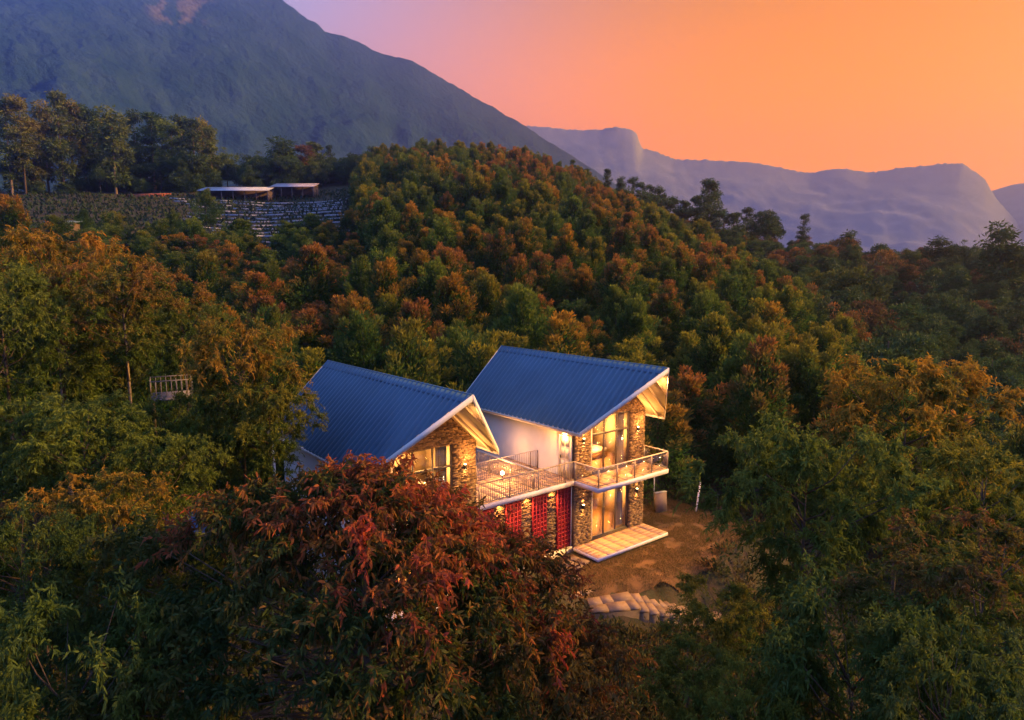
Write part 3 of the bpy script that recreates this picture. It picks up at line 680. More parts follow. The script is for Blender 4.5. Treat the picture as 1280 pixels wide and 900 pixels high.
        for a, c2 in zip(ps[:4], ps[1:5]): MB().box(a[0] + .05, c2[0] - .05, .105, .113, 3.53, 4.29).build('glass_panel', M_glass, r)
        for x in (.05, 5.17): MB().box(x - .004, x + .004, .16, Y0 - .15, 3.53, 4.29).build('glass_panel', M_glass, r)
        p = MB().box(0, 5.24, 0, Y0 - .06, -.18, -.02).build('patio', M_slab, H)
        MB().box(.15, 5.1, .15, Y0 - .08, -.6, -.181).build('footing', M_mortar, p)
        tiles(p, .02, 5.22, .02, Y0 - .07, -.02, .62, .30, 5, M_tile_v)
        # white door in the side wall with its own lamp
        d = MB().box(X0 - .07, X0 - .034, 1.98, 2.74, 3.44, 5.46).build('door', M_door, H)
        for za, zb in ((3.6, 4.25), (4.4, 4.85), (5.0, 5.34)): MB().box(X0 - .085, X0 - .071, 2.08, 2.34, za, zb).build('panel', M_door, d); MB().box(X0 - .085, X0 - .071, 2.40, 2.64, za, zb).build('panel', M_door, d)
        MB().box(X0 - .12, X0 - .071, 2.655, 2.685, 4.35, 4.5).build('handle', M_dark, d)
        fr = MB().box(X0 - .09, X0 - .032, 1.9, 1.978, 3.42, 5.54).box(X0 - .09, X0 - .032, 2.742, 2.82, 3.42, 5.54).box(X0 - .09, X0 - .032, 1.9, 2.82, 5.541, 5.62).build('door_frame', M_door, d)
        s = MB().box(X0 - .14, X0 - .035, 2.24, 2.50, 5.70, 5.78).build('door_lamp', M_dark, H)
        MB().box(X0 - .13, X0 - .05, 2.26, 2.48, 5.69, 5.699).build('bulb', M_bulb, s); lamp('POINT', s, (X0 - .2, 2.37, 5.62), 34, .05)
    else:
        MB().box(.0, 5.24, .9, Y0 - .06, -.18, -.02).build('step', M_slab, H)
        MB().box(up[0] - .12, up[1] + .04, Y0 - .10, Y0 - .03, up[2] - .09, up[2] - .02).build('window_sill', M_trim, H)
    return H
def hloc(a, b, z=0.0): p = hw(a, b); return (p[0], p[1], z)
make_chalet('chalet', hloc(0, 0), 'two-storey chalet with blue metal roof, glass-fronted balcony and tiled patio', True, 21)
make_chalet('chalet', hloc(0, -11.12), 'blue metal roofed chalet half hidden by the red-leaved tree, without balcony', False, 22)

# link building with roof terrace
LK = ob('terrace_block', None, loc=hloc(0, 0), rz=HY, label='low link between the chalets with red lattice panels and railed roof terrace', cat='terrace'); LK.empty_display_size = .5
lw = MB().box(-5.78, .066, 2.06, 2.2, -.4, 3.18).build('wall', M_mortar, LK)
reds = [(-.82, .06), (-2.4, -1.54), (-4.0, -3.14), (-5.6, -4.74)]
stones(lw, lambda x, z: -5.78 < x < .06 and not any(a - .01 < x < b + .01 for a, b in reds), -5.78, .06, -.1, 3.17, 2.06, seed=31)
for a, b in reds:
    p = MB().box(a, b, 2.03, 2.058, -.05, 3.16).build('lattice_panel', M_red_back, LK)
    m = MB(); n, k = 4, 15; dx = (b - a) / n; dz = 3.2 / k
    for i in range(n + 1): m.box(a + i * dx - .02 + (.02 if i == 0 else 0), a + i * dx + .02 - (.02 if i == n else 0), 1.95, 2.028, -.05, 3.15, a=.5)
    for j in range(k + 1):
        for i in range(n): m.box(a + i * dx + .021, a + (i + 1) * dx - .021, 1.955, 2.026, -.05 + j * dz - .018, -.05 + j * dz + .018, a=.5)
    for i in range(n):
        for j in range(k):
            cx, cz = a + (i + .5) * dx, -.05 + (j + .5) * dz; r = min(dx, dz) * .33
            for s in range(4):
                t0, t1 = s * math.pi / 2, (s + 1) * math.pi / 2
                m.bar((cx + r * math.cos(t0), 1.99, cz + r * math.sin(t0)), (cx + r * math.cos(t1), 1.99, cz + r * math.sin(t1)), .03, .03)
    m.build('lattice_blocks', M_red, p, kind='stuff')
MB().box(-5.78, .066, 1.80, 1.94, -.35, .0).build('plinth', M_rail_cream, LK)
dk = MB().box(-5.79, .066, 1.64, 7.2, 3.185, 3.40).build('deck', M_slab, LK)
tiles(dk, -5.77, .05, 1.72, 5.0, 3.40, .60, .30, 8, M_tile_v)
tiles(dk, -5.77, .05, 5.0, 7.18, 3.40, 1.2, .6, 9, M_tile_v)
railing(LK, (-5.72, 1.68), (.0, 1.68), 3.42)
railing(LK, (-2.5, 1.80), (-2.5, 6.2), 3.42, hand=M_rail_cream, hw_=.08)
railing(LK, (-3.9, 4.4), (0.0, 4.4), 3.42, hand=M_rail_cream, hw_=.03)
for x in (-1.18, -2.77, -4.37):
    s = MB().box(x - .06, x + .06, 1.84, 1.96, 3.165, 3.184).build('downlight', M_bulb, LK); lamp('SPOT', s, (x, 1.9, 3.14), 90, .03, (R(-8), 0, 0), R(110))
gl = MB().tube([(-2.84, 3.73, 3.42), (-2.84, 3.73, 3.85)], .02, 6).build('terrace_lamp', M_dark, LK)
MB().tube([(-2.84, 3.73, 3.85 + .09 * math.sin(t)) for t in np.linspace(-1.4, 1.4, 7)], [.09 * math.cos(t) for t in np.linspace(-1.4, 1.4, 7)], 10).build('globe', M_globe, gl)
lamp('POINT', gl, (-2.84, 3.73, 4.02), 70, .06)
lamp('POINT', gl, (-1.2, 5.6, 4.6), 34, .08)

# beds behind the upper windows
def bed(loc, label):
    e = ob('bed', None, loc=loc, rz=HY, label=label, cat='bed')
    MB().box(0, 1.7, 0, 2.0, .08, .3).build('bed_frame', M_wood, e); MB().box(.03, 1.67, .03, 1.98, .3, .52).build('mattress', M_linen, e); MB().box(-.05, 1.75, 2.0, 2.08, 0, 1.15).build('headboard', M_wood, e)
    for x in (.12, .92): MB().box(x, x + .66, 1.5, 1.92, .52, .66).build('pillow', M_linen, e)
    for x, y in ((.05, .05), (1.6, .05), (.05, 1.9), (1.6, 1.9)): MB().box(x, x + .07, y, y + .07, 0, .08).build('leg', M_wood, e)
bed(hloc(3.5, 2.6, 3.445), 'double bed behind the balcony window of the upper room')
bed(hloc(3.5, -8.4, 3.445), 'double bed behind the window above the red-leaved tree')

# ------------------------------------------------------------------ lawn, path and steps
M_grass_sheet = mat('lawn_turf', (0.17, 0.082, 0.028), .95, scale=1.3, var2=(0.11, 0.062, 0.022), bump=.5, bscale=25)
def in_lawn(ra, rb): return (rb > -2.8) & (rb < 10.2) & (ra > -3.2 - .4 * np.minimum(0, rb) + .25 * np.clip(rb - 5, 0, 6) + .35 * np.sin(np.asarray(rb) * 1.9) * np.sin(np.asarray(rb) * .7 + 1)) & (ra < 4 + 0 * rb) & ~((ra > 1.6) & (rb < 5.5)) & ~((rb > -.1) & (rb < 5.3) & (ra > -.02))
n = 150; A_, B_ = np.meshgrid(np.linspace(-3.6, 4, n), np.linspace(-3, 10.4, n), indexing='ij'); ok = in_lawn(A_, B_)
XY = HO[:, None, None] + AX_A[:, None, None] * A_ + AX_B[:, None, None] * B_
Z_ = terr(XY[0].ravel(), XY[1].ravel()) + .012
I = (np.arange(n - 1)[:, None] * n + np.arange(n - 1)[None]); keep = ok[:-1, :-1] & ok[1:, :-1] & ok[:-1, 1:] & ok[1:, 1:]
I = I[keep]; lawn_q = np.c_[I, I + 1, I + n + 1, I + n][:, ::-1]
ob('lawn', mesh_np('lawn', np.c_[XY[0].ravel(), XY[1].ravel(), Z_], lawn_q, None, smooth=True), M_grass_sheet, kind='structure', label='small dry lawn lit amber beside the patio')
g = np.random.default_rng(5); N = 120000; ra = g.uniform(-3.5, 4, N); rb = g.uniform(-2.8, 10.2, N); k = (in_lawn(ra, rb) | in_lawn(ra + .5 * g.random(N), rb)) & ~((rb > -.1) & (rb < 5.3) & (ra > -.05)) & (fbm(ra * 1.4 + 30, rb * 1.4 + 30, 2, 3) > .22 + .2 * g.random(N)); ra, rb = ra[k], rb[k]
gxy = HO[:, None] + AX_A[:, None] * ra + AX_B[:, None] * rb; gp = np.c_[gxy[0], gxy[1], terr(gxy[0], gxy[1])]; N = len(gp)
v, q, t, a = leaves4(gp, np.c_[g.normal(size=(N, 2)) * .5, np.full(N, 1.)], .05 + .07 * g.random(N), np.full(N, .014), np.clip(g.random(N) * 1.3, 0, 1), g.random(N), g)
M_blade = leaf_mat('grass_blade', [(0.05, 0.06, 0.015), (0.085, 0.08, 0.02), (0.12, 0.10, 0.03)], [(0.22, 0.14, 0.05), (0.15, 0.09, 0.03)], 'RAMP', .2)
ob('grass', mesh_np('grass', v, q, t, a), M_blade, kind='stuff', label='short dry grass blades of the lawn')

M_pave = mat('paving_stone', (0.24, 0.16, 0.11), .85, scale=4, var2=(0.18, 0.12, 0.08), bump=.15, attr='vary', arange=(.75, 1.15))
M_riser = mat('stone_riser', (0.12, 0.09, 0.07), .9, scale=6, var=.3, bump=.4)
def slab4(p, z, th, g_, a):     # irregular flagstone from four ground points
    c = np.mean(p, 0); pts = [(*(np.array(q) + (c - np.array(q)) * .025), z) for q in p]
    return MB().hexa([(x, y, zz - th) for x, y, zz in pts] + pts, a)
PT = ob('garden_path', None, loc=(0, 0, 0), label='flagstone path leading from the patio to the garden steps', cat='path')
g = random.Random(4)
ctr = [np.array(hw(.75, -.35)), np.array(hw(.55, -1.3)), np.array(hw(.05, -2.0)), np.array(hw(-.8, -2.45)), np.array(hw(-1.6, -2.55))]
zc = [-.13, -.22, -.25, -.30, -.36]; wd = [.95, .9, 1.1, 1.15, 1.2]
for i in range(4):
    for s in range(2):
        d = ctr[i + 1] - ctr[i]; nn = np.array([-d[1], d[0]]) / np.linalg.norm(d); a0, a1 = ctr[i] + d * s / 2, ctr[i] + d * (s + 1) / 2
        d2 = (ctr[min(i + 2, 4)] - ctr[i + 1]) if i < 3 else d
        sp = g.uniform(-.2, .2)
        for lo_, hi_ in ((-.5, sp), (sp, .5)):
            w = wd[i]; quad = [a0 + nn * w * lo_, a1 + nn * w * lo_, a1 + nn * w * hi_, a0 + nn * w * hi_]
            slab4(quad, zc[i] + (zc[i + 1] - zc[i]) * s / 2 + g.uniform(0, .008), .12, g, g.random()).build('paving_stone', M_pave, PT)
# landing
LB = [np.array([3.2, 26.9]), np.array([5.1, 27.55]), np.array([5.4, 26.1]), np.array([3.3, 25.75])]
def lerp2(u, v): return (LB[0] * (1 - u) + LB[1] * u) * (1 - v) + (LB[3] * (1 - u) + LB[2] * u) * v
for (u0, u1, v0, v1) in ((0, .3, 0, .55), (.3, .55, 0, .5), (.55, 1, 0, .5), (0, .35, .55, 1), (.35, .78, .5, 1), (.78, 1, .5, 1)):
    slab4([lerp2(u0, v0), lerp2(u1, v0), lerp2(u1, v1), lerp2(u0, v1)][::-1], -.42 + g.uniform(0, .01), .1, g, g.random()).build('paving_stone', M_pave, PT)
pc = [(*(p + (np.mean(LB, 0) - p) * .03), -.525) for p in LB[::-1]]
MB().hexa([(x, y, -2.6) for x, y, z in pc] + pc).build('landing_base', M_riser, PT)
ST = ob('garden_steps', None, loc=(0, 0, 0), label='stone garden steps descending from the path landing toward the trees', cat='steps')
p = np.array([5.25, 26.85]); zz = -.42
for i in range(12):
    ang_ = .10 + .07 * i; d = np.array([math.cos(ang_), math.sin(ang_)]); nn = np.array([d[1], -d[0]]); w = .78; zz -= .14; sp = g.uniform(-.2, .3)
    c0, c1 = p, p + d * .42
    for a_, b_ in ((-w, sp), (sp, w)):
        s = slab4([c0 + nn * b_, c1 + nn * b_, c1 + nn * a_, c0 + nn * a_], zz + g.uniform(0, .006), .09, g, g.random()).build('tread', M_pave, ST)
    q4 = [c0 + nn * (w - .03), c1 + nn * (w - .03), c1 - nn * (w - .03), c0 - nn * (w - .03)]
    MB().hexa([(*k_, zz - 1.6) for k_ in q4] + [(*k_, zz - .092) for k_ in q4]).build('riser', M_riser, ST)
    p = p + d * .40

# ------------------------------------------------------------------ small things round the house
M_galv = mat('galvanised', (0.45, 0.46, 0.48), .5, scale=4, var=.2, metallic=.4)
M_tan = mat('tan_board', (0.24, 0.17, 0.13), .8, scale=3, var=.15, bump=.2)
x, y = hw(2.6, 7.95); zb = tz(x, y)
e = ob('cabinet', None, loc=(x, y, zb), rz=HY - .25, label='upright tan slab cabinet leaning beside the stone corner of the balcony chalet', cat='cabinet'); e.rotation_euler[0] = R(-6)
MB().box(-.38, .38, -.10, .10, .05, 1.15).build('body', M_tan, e); MB().box(-.34, .34, -.125, -.101, .10, 1.10).build('panel', M_tan, e); MB().box(-.36, .36, -.12, .12, -.1, .049).build('foot', M_dark, e); MB().box(-.40, .40, -.12, .12, 1.151, 1.19).build('lid', M_galv, e)
x, y = hw(3.1, 7.9); o = ob('pipe_post', None, loc=(x, y, tz(x, y)), label='thin grey standpipe rising behind the tan cabinet', cat='pipe')
MB().tube([(0, 0, -.2), (0, 0, 2.5)], .035, 8).build('pipe', M_galv, o); MB().tube([(0, 0, 2.5), (0, 0, 2.56)], .05, 8).build('cap', M_galv, o)
x, y = 10.68, 37.05; o = ob('fence_post', None, loc=(x, y, tz(x, y)), label='leaning pale fence post at the far edge of the lawn', cat='post'); o.rotation_euler = (0, R(6), 0)
MB().tube([(0, 0, -.3), (0, 0, 1.75)], .05, 8).build('shaft', M_trim, o); MB().tube([(0, 0, 1.75), (0, 0, 1.80)], [.05, .02], 8).build('cap', M_galv, o)

# tree platform
M_platform = mat('platform_paint', (0.17, 0.155, 0.17), .7, scale=4, var=.2)
px, py_ = -14.9, 28.6; gz_ = tz(px, py_); pz = 8.15
e = ob('viewing_platform', None, loc=(px, py_, pz), rz=R(28), label='small pale railed viewing platform on stilts among the trees', cat='platform'); e.scale = (.8, .8, .8)
for i in range(7): MB().box(-1.0, 1.0, -.95 + i * .271, -.95 + i * .271 + .25, -.03, .03).build('plank', M_platform, e)
MB().box(-1.05, 1.05, -1.0, .98, -.16, -.031).build('frame', M_platform, e)
for x, y in ((-.9, -.85), (.9, -.85), (-.9, .85), (.9, .85)): MB().tube([(x, y, -.161), (x * 1.1, y * 1.1, (gz_ - pz - .5) / .8)], .07, 7).build('stilt', M_bark, e)
MB().bar((.9, -.85, -.2), (.2, -.3, -2.6), .07).build('strut', M_bark, e)
for (a, b) in (((-1, -.93), (1, -.93)), ((-1, .93), (1, .93)), ((-1, -.93), (-1, .93))):
    r = MB().bar((*a, .9), (*b, .9), .05).build('railing', M_platform, e)
    for k in range(9): MB().box(a[0] + (b[0] - a[0]) * k / 8 - .018, a[0] + (b[0] - a[0]) * k / 8 + .018, a[1] + (b[1] - a[1]) * k / 8 - .018, a[1] + (b[1] - a[1]) * k / 8 + .018, .031, .874).build('baluster', M_platform, r)
# pale pole with arm
px, py_ = -9.7, 26.2; gz_ = tz(px, py_); e = ob('utility_pole', None, loc=(px, py_, gz_), label='slim white pole with a short cross arm between tree and chalet wall', cat='pole')
h = 7.05 - gz_; MB().tube([(0, 0, -.3), (.05, 0, h * .5), (0, 0, h)], [.07, .06, .05], 8).build('shaft', M_trim, e); MB().bar((-.1, 0, h - .15), (1.2, .2, h - .75), .05).build('cross_arm', M_trim, e); MB().tube([(0, 0, h), (0, 0, h + .1)], [.06, .03], 8).build('cap', M_galv, e)
# tarpaulin-roofed lean-to under the trees
M_tarp = mat('blue_tarpaulin', (0.05, 0.09, 0.20), .5, scale=3, var=.4, bump=.5, bscale=8)
tx, ty = at_z(236, 684, .7)[:2]; zt = tz(tx, ty); e = ob('lean_to', None, loc=(tx, ty, zt), rz=R(20), label='low lean-to with sagging blue tarpaulin roof under the trees', cat='shed')
vs = []; nn = 14
for i in range(nn):
    for j in range(nn):
        u, v_ = i / (nn - 1), j / (nn - 1); vs.append((-1.6 + 3.2 * u, -1.1 + 2.2 * v_, 1.15 + .55 * v_ - .35 * math.sin(u * 3.14) * math.sin(v_ * 3.14) + .05 * math.sin(u * 22 + v_ * 5)))
MBq = [(i * nn + j, (i + 1) * nn + j, (i + 1) * nn + j + 1, i * nn + j + 1) for i in range(nn - 1) for j in range(nn - 1)]
tp = ob('tarpaulin', mesh_np('tarpaulin', vs, MBq, smooth=True), M_tarp, e); tp.modifiers.new('thick', 'SOLIDIFY').thickness = .02
for x, y, h in ((-1.5, -1, 1.13), (1.5, -1, 1.13), (-1.5, 1, 1.62), (1.5, 1, 1.62)): MB().tube([(x, y, -.4), (x, y, h)], .06, 7).build('post', M_platform, e)
MB().box(-1.5, 1.5, 1.02, 1.08, -.3, 1.5).build('back_wall', M_mortar, e)

# ------------------------------------------------------------------ farm on the cleared terrace
M_tin = mat('tin_roof', (0.50, 0.50, 0.58), .5, scale=.8, var=.2, spec=.5)
M_plastic = mat('mulch_plastic', (0.30, 0.30, 0.36), .5, scale=2, var=.15)
M_hutwall = mat('hut_wall', (0.14, 0.10, 0.09), .9, scale=3, var=.3)
M_terracotta = mat('terracotta', (0.42, 0.14, 0.07), .8, scale=2, var=.2)
M_net = mat('green_net', (0.02, 0.16, 0.12), .8, scale=4, var=.3)
M_crop = leaf_mat('crop_leaf', [(0.014, 0.034, 0.02), (0.02, 0.045, 0.02), (0.03, 0.06, 0.02)], [(0.025, 0.06, 0.025), (0.05, 0.05, 0.025)], 'RAMP', .2)
def farm_shed(pl, pr, label, length, depth, hgt, roof_m):
    xl, yl = pl; xr, yr = pr; rz = 0.0; cx, cy_ = (xl + xr) / 2, (yl + yr) / 2; z = min(tz(xl, yl), tz(xr, yr), tz(cx, cy_))
    e = ob('farm_shed', None, loc=(cx, cy_, z), rz=rz, label=label, cat='shed', group='open farm sheds'); L2 = length / 2
    r = MB().hexa([(-L2, -depth / 2, hgt - .1), (L2, -depth / 2, hgt - .1), (L2, depth / 2, hgt + 1.3), (-L2, depth / 2, hgt + 1.3), (-L2, -depth / 2, hgt), (L2, -depth / 2, hgt), (L2, depth / 2, hgt + 1.4), (-L2, depth / 2, hgt + 1.4)]).build('roof', roof_m, e)
    n = int(length / 2.6)
    for i in range(n + 1):
        x = -L2 + .2 + (length - .4) * i / n
        MB().box(x - .09, x + .09, -depth / 2 + .2, -depth / 2 + .38, -1.2, hgt - .08).build('post', M_hutwall, e)
    MB().box(-L2 + .3, L2 - .3, depth / 2 - .4, depth / 2 - .2, -1.2, hgt + 1.1).build('back_wall', M_hutwall, e)
    for x in (-L2 + .31, L2 - .45): MB().box(x, x + .14, -depth / 2 + .6, depth / 2 - .41, -1.2, hgt + .1).build('end_wall', M_hutwall, e)
farm_shed(at_dist(257, 245, 172)[:2], at_dist(334, 245, 173)[:2], 'long open farm shed with pale tin roof above the mulched rows', 16.5, 5, 2.2, M_tin)
farm_shed(at_dist(345, 250, 172)[:2], at_dist(393, 250, 172)[:2], 'shorter farm shed with pinkish roof and dark walls next to the longer shed', 10.5, 5, 2.6, mat('tin_roof_pink', (0.46, 0.38, 0.42), .5, scale=1, var=.2))
def hut(px, py, d, w, label, roofm, wallm):
    P = at_dist(px, py, d); z = tz(P[0], P[1]); e = ob('hut', None, loc=(P[0], P[1], z), rz=R(15), label=label, cat='hut'); hh = w * .62
    MB().box(-w / 2, w / 2, -w * .4, w * .4, -.8, hh).build('wall', wallm, e)
    MB().hexa([(-w * .6, -w * .5, hh + .02), (w * .6, -w * .5, hh + .02), (w * .6, w * .5, hh + .5), (-w * .6, w * .5, hh + .5), (-w * .6, -w * .5, hh + .12), (w * .6, -w * .5, hh + .12), (w * .6, w * .5, hh + .6), (-w * .6, w * .5, hh + .6)]).build('roof', roofm, e)
    MB().box(-.4, .4, -w * .4 - .03, -w * .4 - .002, 0, min(1.9, hh * .85)).build('door', M_dark, e)
hut(80, 283, 128, 3.6, 'small dark hut with a bluish roof on the field edge', mat('hut_roof_blue', (0.10, 0.16, 0.22), .6, scale=2, var=.2), M_hutwall)
hut(180, 205, 205, 4.2, 'small hut with terracotta roof between the tall trees', M_terracotta, M_hutwall)
# mulched crop rows: broken strips of pale plastic, each row its own thing
g = random.Random(12)
for r in range(13):
    d0 = 121 + r * 3.7; e = ob('mulch_row', None, loc=(0, 0, 0), label='broken strip of white mulch plastic along a crop row below the sheds', cat='crop row', group='mulched crop rows below the sheds'); c = 235 + g.uniform(-20, 30) + max(0, (6 - r)) * 5; cend = 442 - g.uniform(0, 12)
    while c < cend:
        ln = g.uniform(8, 48); c2 = min(cend, c + ln)
        if c2 - c > 2:
            y0 = d0 * .94 + g.uniform(-.2, .2); pa, pb = np.array([(c - 640) / 834.6 * y0, y0]), np.array([(c2 - 640) / 834.6 * y0, y0])
            za, zb_ = tz(*pa), tz(*pb); w = g.uniform(.2, .42)
            u = (pb - pa) / np.linalg.norm(pb - pa); nn = np.array([-u[1], u[0]]) * w
            MB().hexa([(*(pa - nn), za - .1), (*(pb - nn), zb_ - .1), (*(pb + nn), zb_ - .1), (*(pa + nn), za - .1), (*(pa - nn * .6), za + .22), (*(pb - nn * .6), zb_ + .22), (*(pb + nn * .6), zb_ + .22), (*(pa + nn * .6), za + .22)], g.random()).build('strip', M_plastic, e)
        c = c2 + g.choice([.6, 1.0, 2, 4])
# crops between rows and on the terraces: uncountable
gg = np.random.default_rng(8); cols = gg.uniform(-60, 450, 17000); ds = 119 + gg.random(17000) * 62
band = np.sin(ds * 1.7 + cols * .004) > -.1; cols, ds = cols[band], ds[band]
w_ = np.arctan((cols - 640) / 834.6); cx_, cy2 = ds * np.sin(w_), ds * np.cos(w_); N = len(cx_)
v, q, t, a = leaves4(np.c_[cx_, cy2, terr(cx_, cy2) - .05], np.c_[gg.normal(size=(N, 2)) * .8, np.ones(N)], .5 + .6 * gg.random(N), .25 + .25 * gg.random(N), gg.random(N), gg.random(N), gg)
ob('crops', mesh_np('crops', v, q, t, a), M_crop, kind='stuff', label='low green crops on the farm terraces')
P0, P1 = at_dist(158, 254, 178), at_dist(206, 254, 178); sb = MB()
sb.hexa([(P0[0], P0[1], tz(P0[0], P0[1]) - .5), (P1[0], P1[1], tz(P1[0], P1[1]) - .5), (P1[0], P1[1] + 4, tz(P1[0], P1[1] + 4) - .3), (P0[0], P0[1] + 4, tz(P0[0], P0[1] + 4) - .3), (P0[0], P0[1] + .6, tz(P0[0], P0[1]) + .8), (P1[0], P1[1] + .6, tz(P1[0], P1[1]) + .7), (P1[0], P1[1] + 4, tz(P1[0], P1[1] + 4) + .1), (P0[0], P0[1] + 4, tz(P0[0], P0[1] + 4) + .2)]).build('soil_bank', mat('red_soil', (0.24, 0.07, 0.04), .95, scale=1, var=.3), kind='structure', label='bare red soil bank on the terraced field')

# ------------------------------------------------------------------ trees
def hcoord(x, y): dx, dy = x - HO[0], y - HO[1]; return dx * AX_A[0] + dy * AX_A[1], dx * AX_B[0] + dy * AX_B[1]
def in_house(x, y, m=0):
    a, b = hcoord(x, y); return (-4.5 - m < a < 12.8 + m and -13.4 - m < b < 8.6 + m) or (-5 < a < 4 and -4 < b < 11)

placed = []
def free(x, y, r): return all((x - q[0]) ** 2 + (y - q[1]) ** 2 > (r * .5 + q[2] * .5) ** 2 for q in placed)

# close trees, each with its own description: (pixel column of top, pixel row of top, crown width px, distance, tone, hscale, label)
CLOSE = [
    (62, 292, 190, 36, 'orange', 1.0, 'tall orange-tipped tree with bare lower trunk behind the small viewing platform'),
    (150, 330, 150, 33, 'rust', .9, 'rust-tipped tree with slender trunk close to the viewing platform'),
    (-5, 335, 150, 31, 'green', 1.1, 'dark green tree beside the tall orange-tipped tree'),
    (228, 380, 110, 42, 'green', 1.0, 'green tree directly behind the viewing platform rail'),
    (296, 405, 160, 26, 'orange', 1.15, 'tall yellow-orange topped tree standing between viewing platform and chalet'),
    (335, 482, 115, 25, 'yellow', 1.1, 'leaning olive tree hiding the white pole'),
    (262, 520, 125, 27, 'green', 1.2, 'dense green tree under the viewing platform'),
    (100, 500, 170, 24, 'green', 1.0, 'round green tree below the bare slender trunks'),
    (30, 500, 130, 26, 'green', 1.0, 'dark rounded tree below the tall orange-tipped tree'),
    (108, 598, 185, 17, 'orange', 1.0, 'bright orange-topped tree below the round green tree'),
    (205, 545, 120, 22, 'green', 1.1, 'narrow green tree next to the blue tarpaulin lean-to'),
    (20, 640, 170, 15, 'deep', 1.4, 'shadowed green tree next to the bright orange-topped tree'),
    (215, 672, 150, 15, 'yellow', .9, 'low olive-yellow tree in front of the tarpaulin lean-to'),
    (78, 765, 270, 10.5, 'deep', 1.5, 'deep green tree crowding the bright orange-topped tree from below'),
    (1138, 452, 215, 20.5, 'orange', 1.05, 'tall orange-crested tree rising above the darker drooping tree'),
    (1012, 535, 240, 14.5, 'green', 1.15, 'large dark green tree with drooping narrow leaves beyond the lawn'),
    (1235, 560, 210, 17, 'yellow', 1.0, 'olive-yellow tree beside the tall orange-crested tree'),
    (1238, 662, 250, 11.5, 'brown', .9, 'brownish red tree crown at the foot of the olive-yellow tree'),
    (1075, 735, 300, 10, 'deep', 1.5, 'deep shaded tree under the large drooping tree'),
    (905, 735, 150, 17, 'yellow', .8, 'leafy olive bush tree overhanging the garden steps'),
    (862, 815, 150, 13.5, 'green', .8, 'small green tree just below the garden steps'),
    (1190, 800, 240, 8.5, 'deep', 1.5, 'dark tree low beneath the brownish red crown'),
    (965, 850, 200, 9.5, 'green', 1.4, 'low green tree beneath the garden steps and drooping tree'),
]
for px, py, wpx, d, tone, hs, lab in CLOSE:
    P = at_dist(px, py, d); w = wpx * d / 828 * .94
    put_tree('broadleaf_tree', 'near', P[0], P[1], P[2] - .18 * w / 5.6, w, tone, lab, 'trees around the chalets', hs, tw=.9, trunk=TRUNK_PALE if px in (62, 150) else None)
    placed.append((P[0], P[1], w * .8))

# the red-leaved tree
(v, q, t, a), C, TW = crown_near(77, R_=4.25, H_=4.9, ncl=430, tw=11, nl=27, L=.125, Wd=.042, droop=.55, flush_top=.6, twig=.6, egg=.95, cone=.43)
g = np.random.default_rng(9)
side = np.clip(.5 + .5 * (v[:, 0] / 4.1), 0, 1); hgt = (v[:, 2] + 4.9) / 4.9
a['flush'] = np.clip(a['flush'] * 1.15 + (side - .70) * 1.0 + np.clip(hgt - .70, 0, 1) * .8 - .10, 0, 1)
M_red_leaf = leaf_mat('red_leaf', [(0.018, 0.040, 0.014), (0.04, 0.07, 0.018), (0.085, 0.085, 0.022)], [(0.36, 0.045, 0.04), (0.40, 0.12, 0.03)], 'RAMP', .4)
P = at_dist(452, 600, 11.0); z0 = tz(P[0], P[1])
e = ob('red_leaved_tree', None, loc=(P[0], P[1], z0), label='large tree with red and orange drooping leaves in front of the chalets', cat='tree')
top = P[2] - .1 - z0
ob('crown', mesh_np('crown', v, q, t, a), M_red_leaf, e, loc=(0, 0, top)); ob('branches', limb_mesh('branches', C, TW, 4.6, -4.7, g), M_bark, e, loc=(0, 0, top))
k = ob('trunk', TRUNKS[1], None, e); k.scale = (1.6, 1.6, top - .8)

# plantation on the slope
def plant_label(x, y, d, c, tone, w, hh):
    a_, b_ = hcoord(x, y)
    size = 'large' if w > 8.2 else 'small' if w < 7.0 else 'medium'
    col_ = {'rust': 'rust-topped', 'orange': 'orange-topped', 'yellow': 'olive-yellow', 'green': 'all-green'}[tone]
    if a_ < 20 and b_ > 5: where = 'beside the balcony chalet and lawn'
    elif a_ < 24 and b_ > -4: where = 'right behind the balcony chalet roof'
    elif a_ < 24 and b_ > -15: where = 'right behind the half-hidden chalet roof'
    elif a_ < 30 and b_ <= -15: where = 'beyond the viewing platform'
    elif c < 460 and d > 95: where = 'just below the farm field'
    elif c < 460: where = 'on the slope between viewing platform and farm field'
    elif c > 840: where = 'on the low slope toward the valley wood'
    else:
        where = ('low on' if d < 72 else 'midway up' if d < 90 else 'high on') + ' the open slope ' + ('uphill of the balcony chalet' if b_ > -3 else 'uphill of the half-hidden chalet' if b_ > -20 else 'toward the farm field')
    return f'{size} young {col_} {"slim" if hh > 8 else "squat" if hh < 6.2 else "even"} tree {where}'
gp = np.random.default_rng(21); cand = []
cells = {}
def near_ok(x, y, r):
    k = (int(x // 5), int(y // 5))
    for i in (-1, 0, 1):
        for j in (-1, 0, 1):
            for q in cells.get((k[0] + i, k[1] + j), ()):
                if (x - q[0]) ** 2 + (y - q[1]) ** 2 < r * r: return False
    cells.setdefault(k, []).append((x, y)); return True
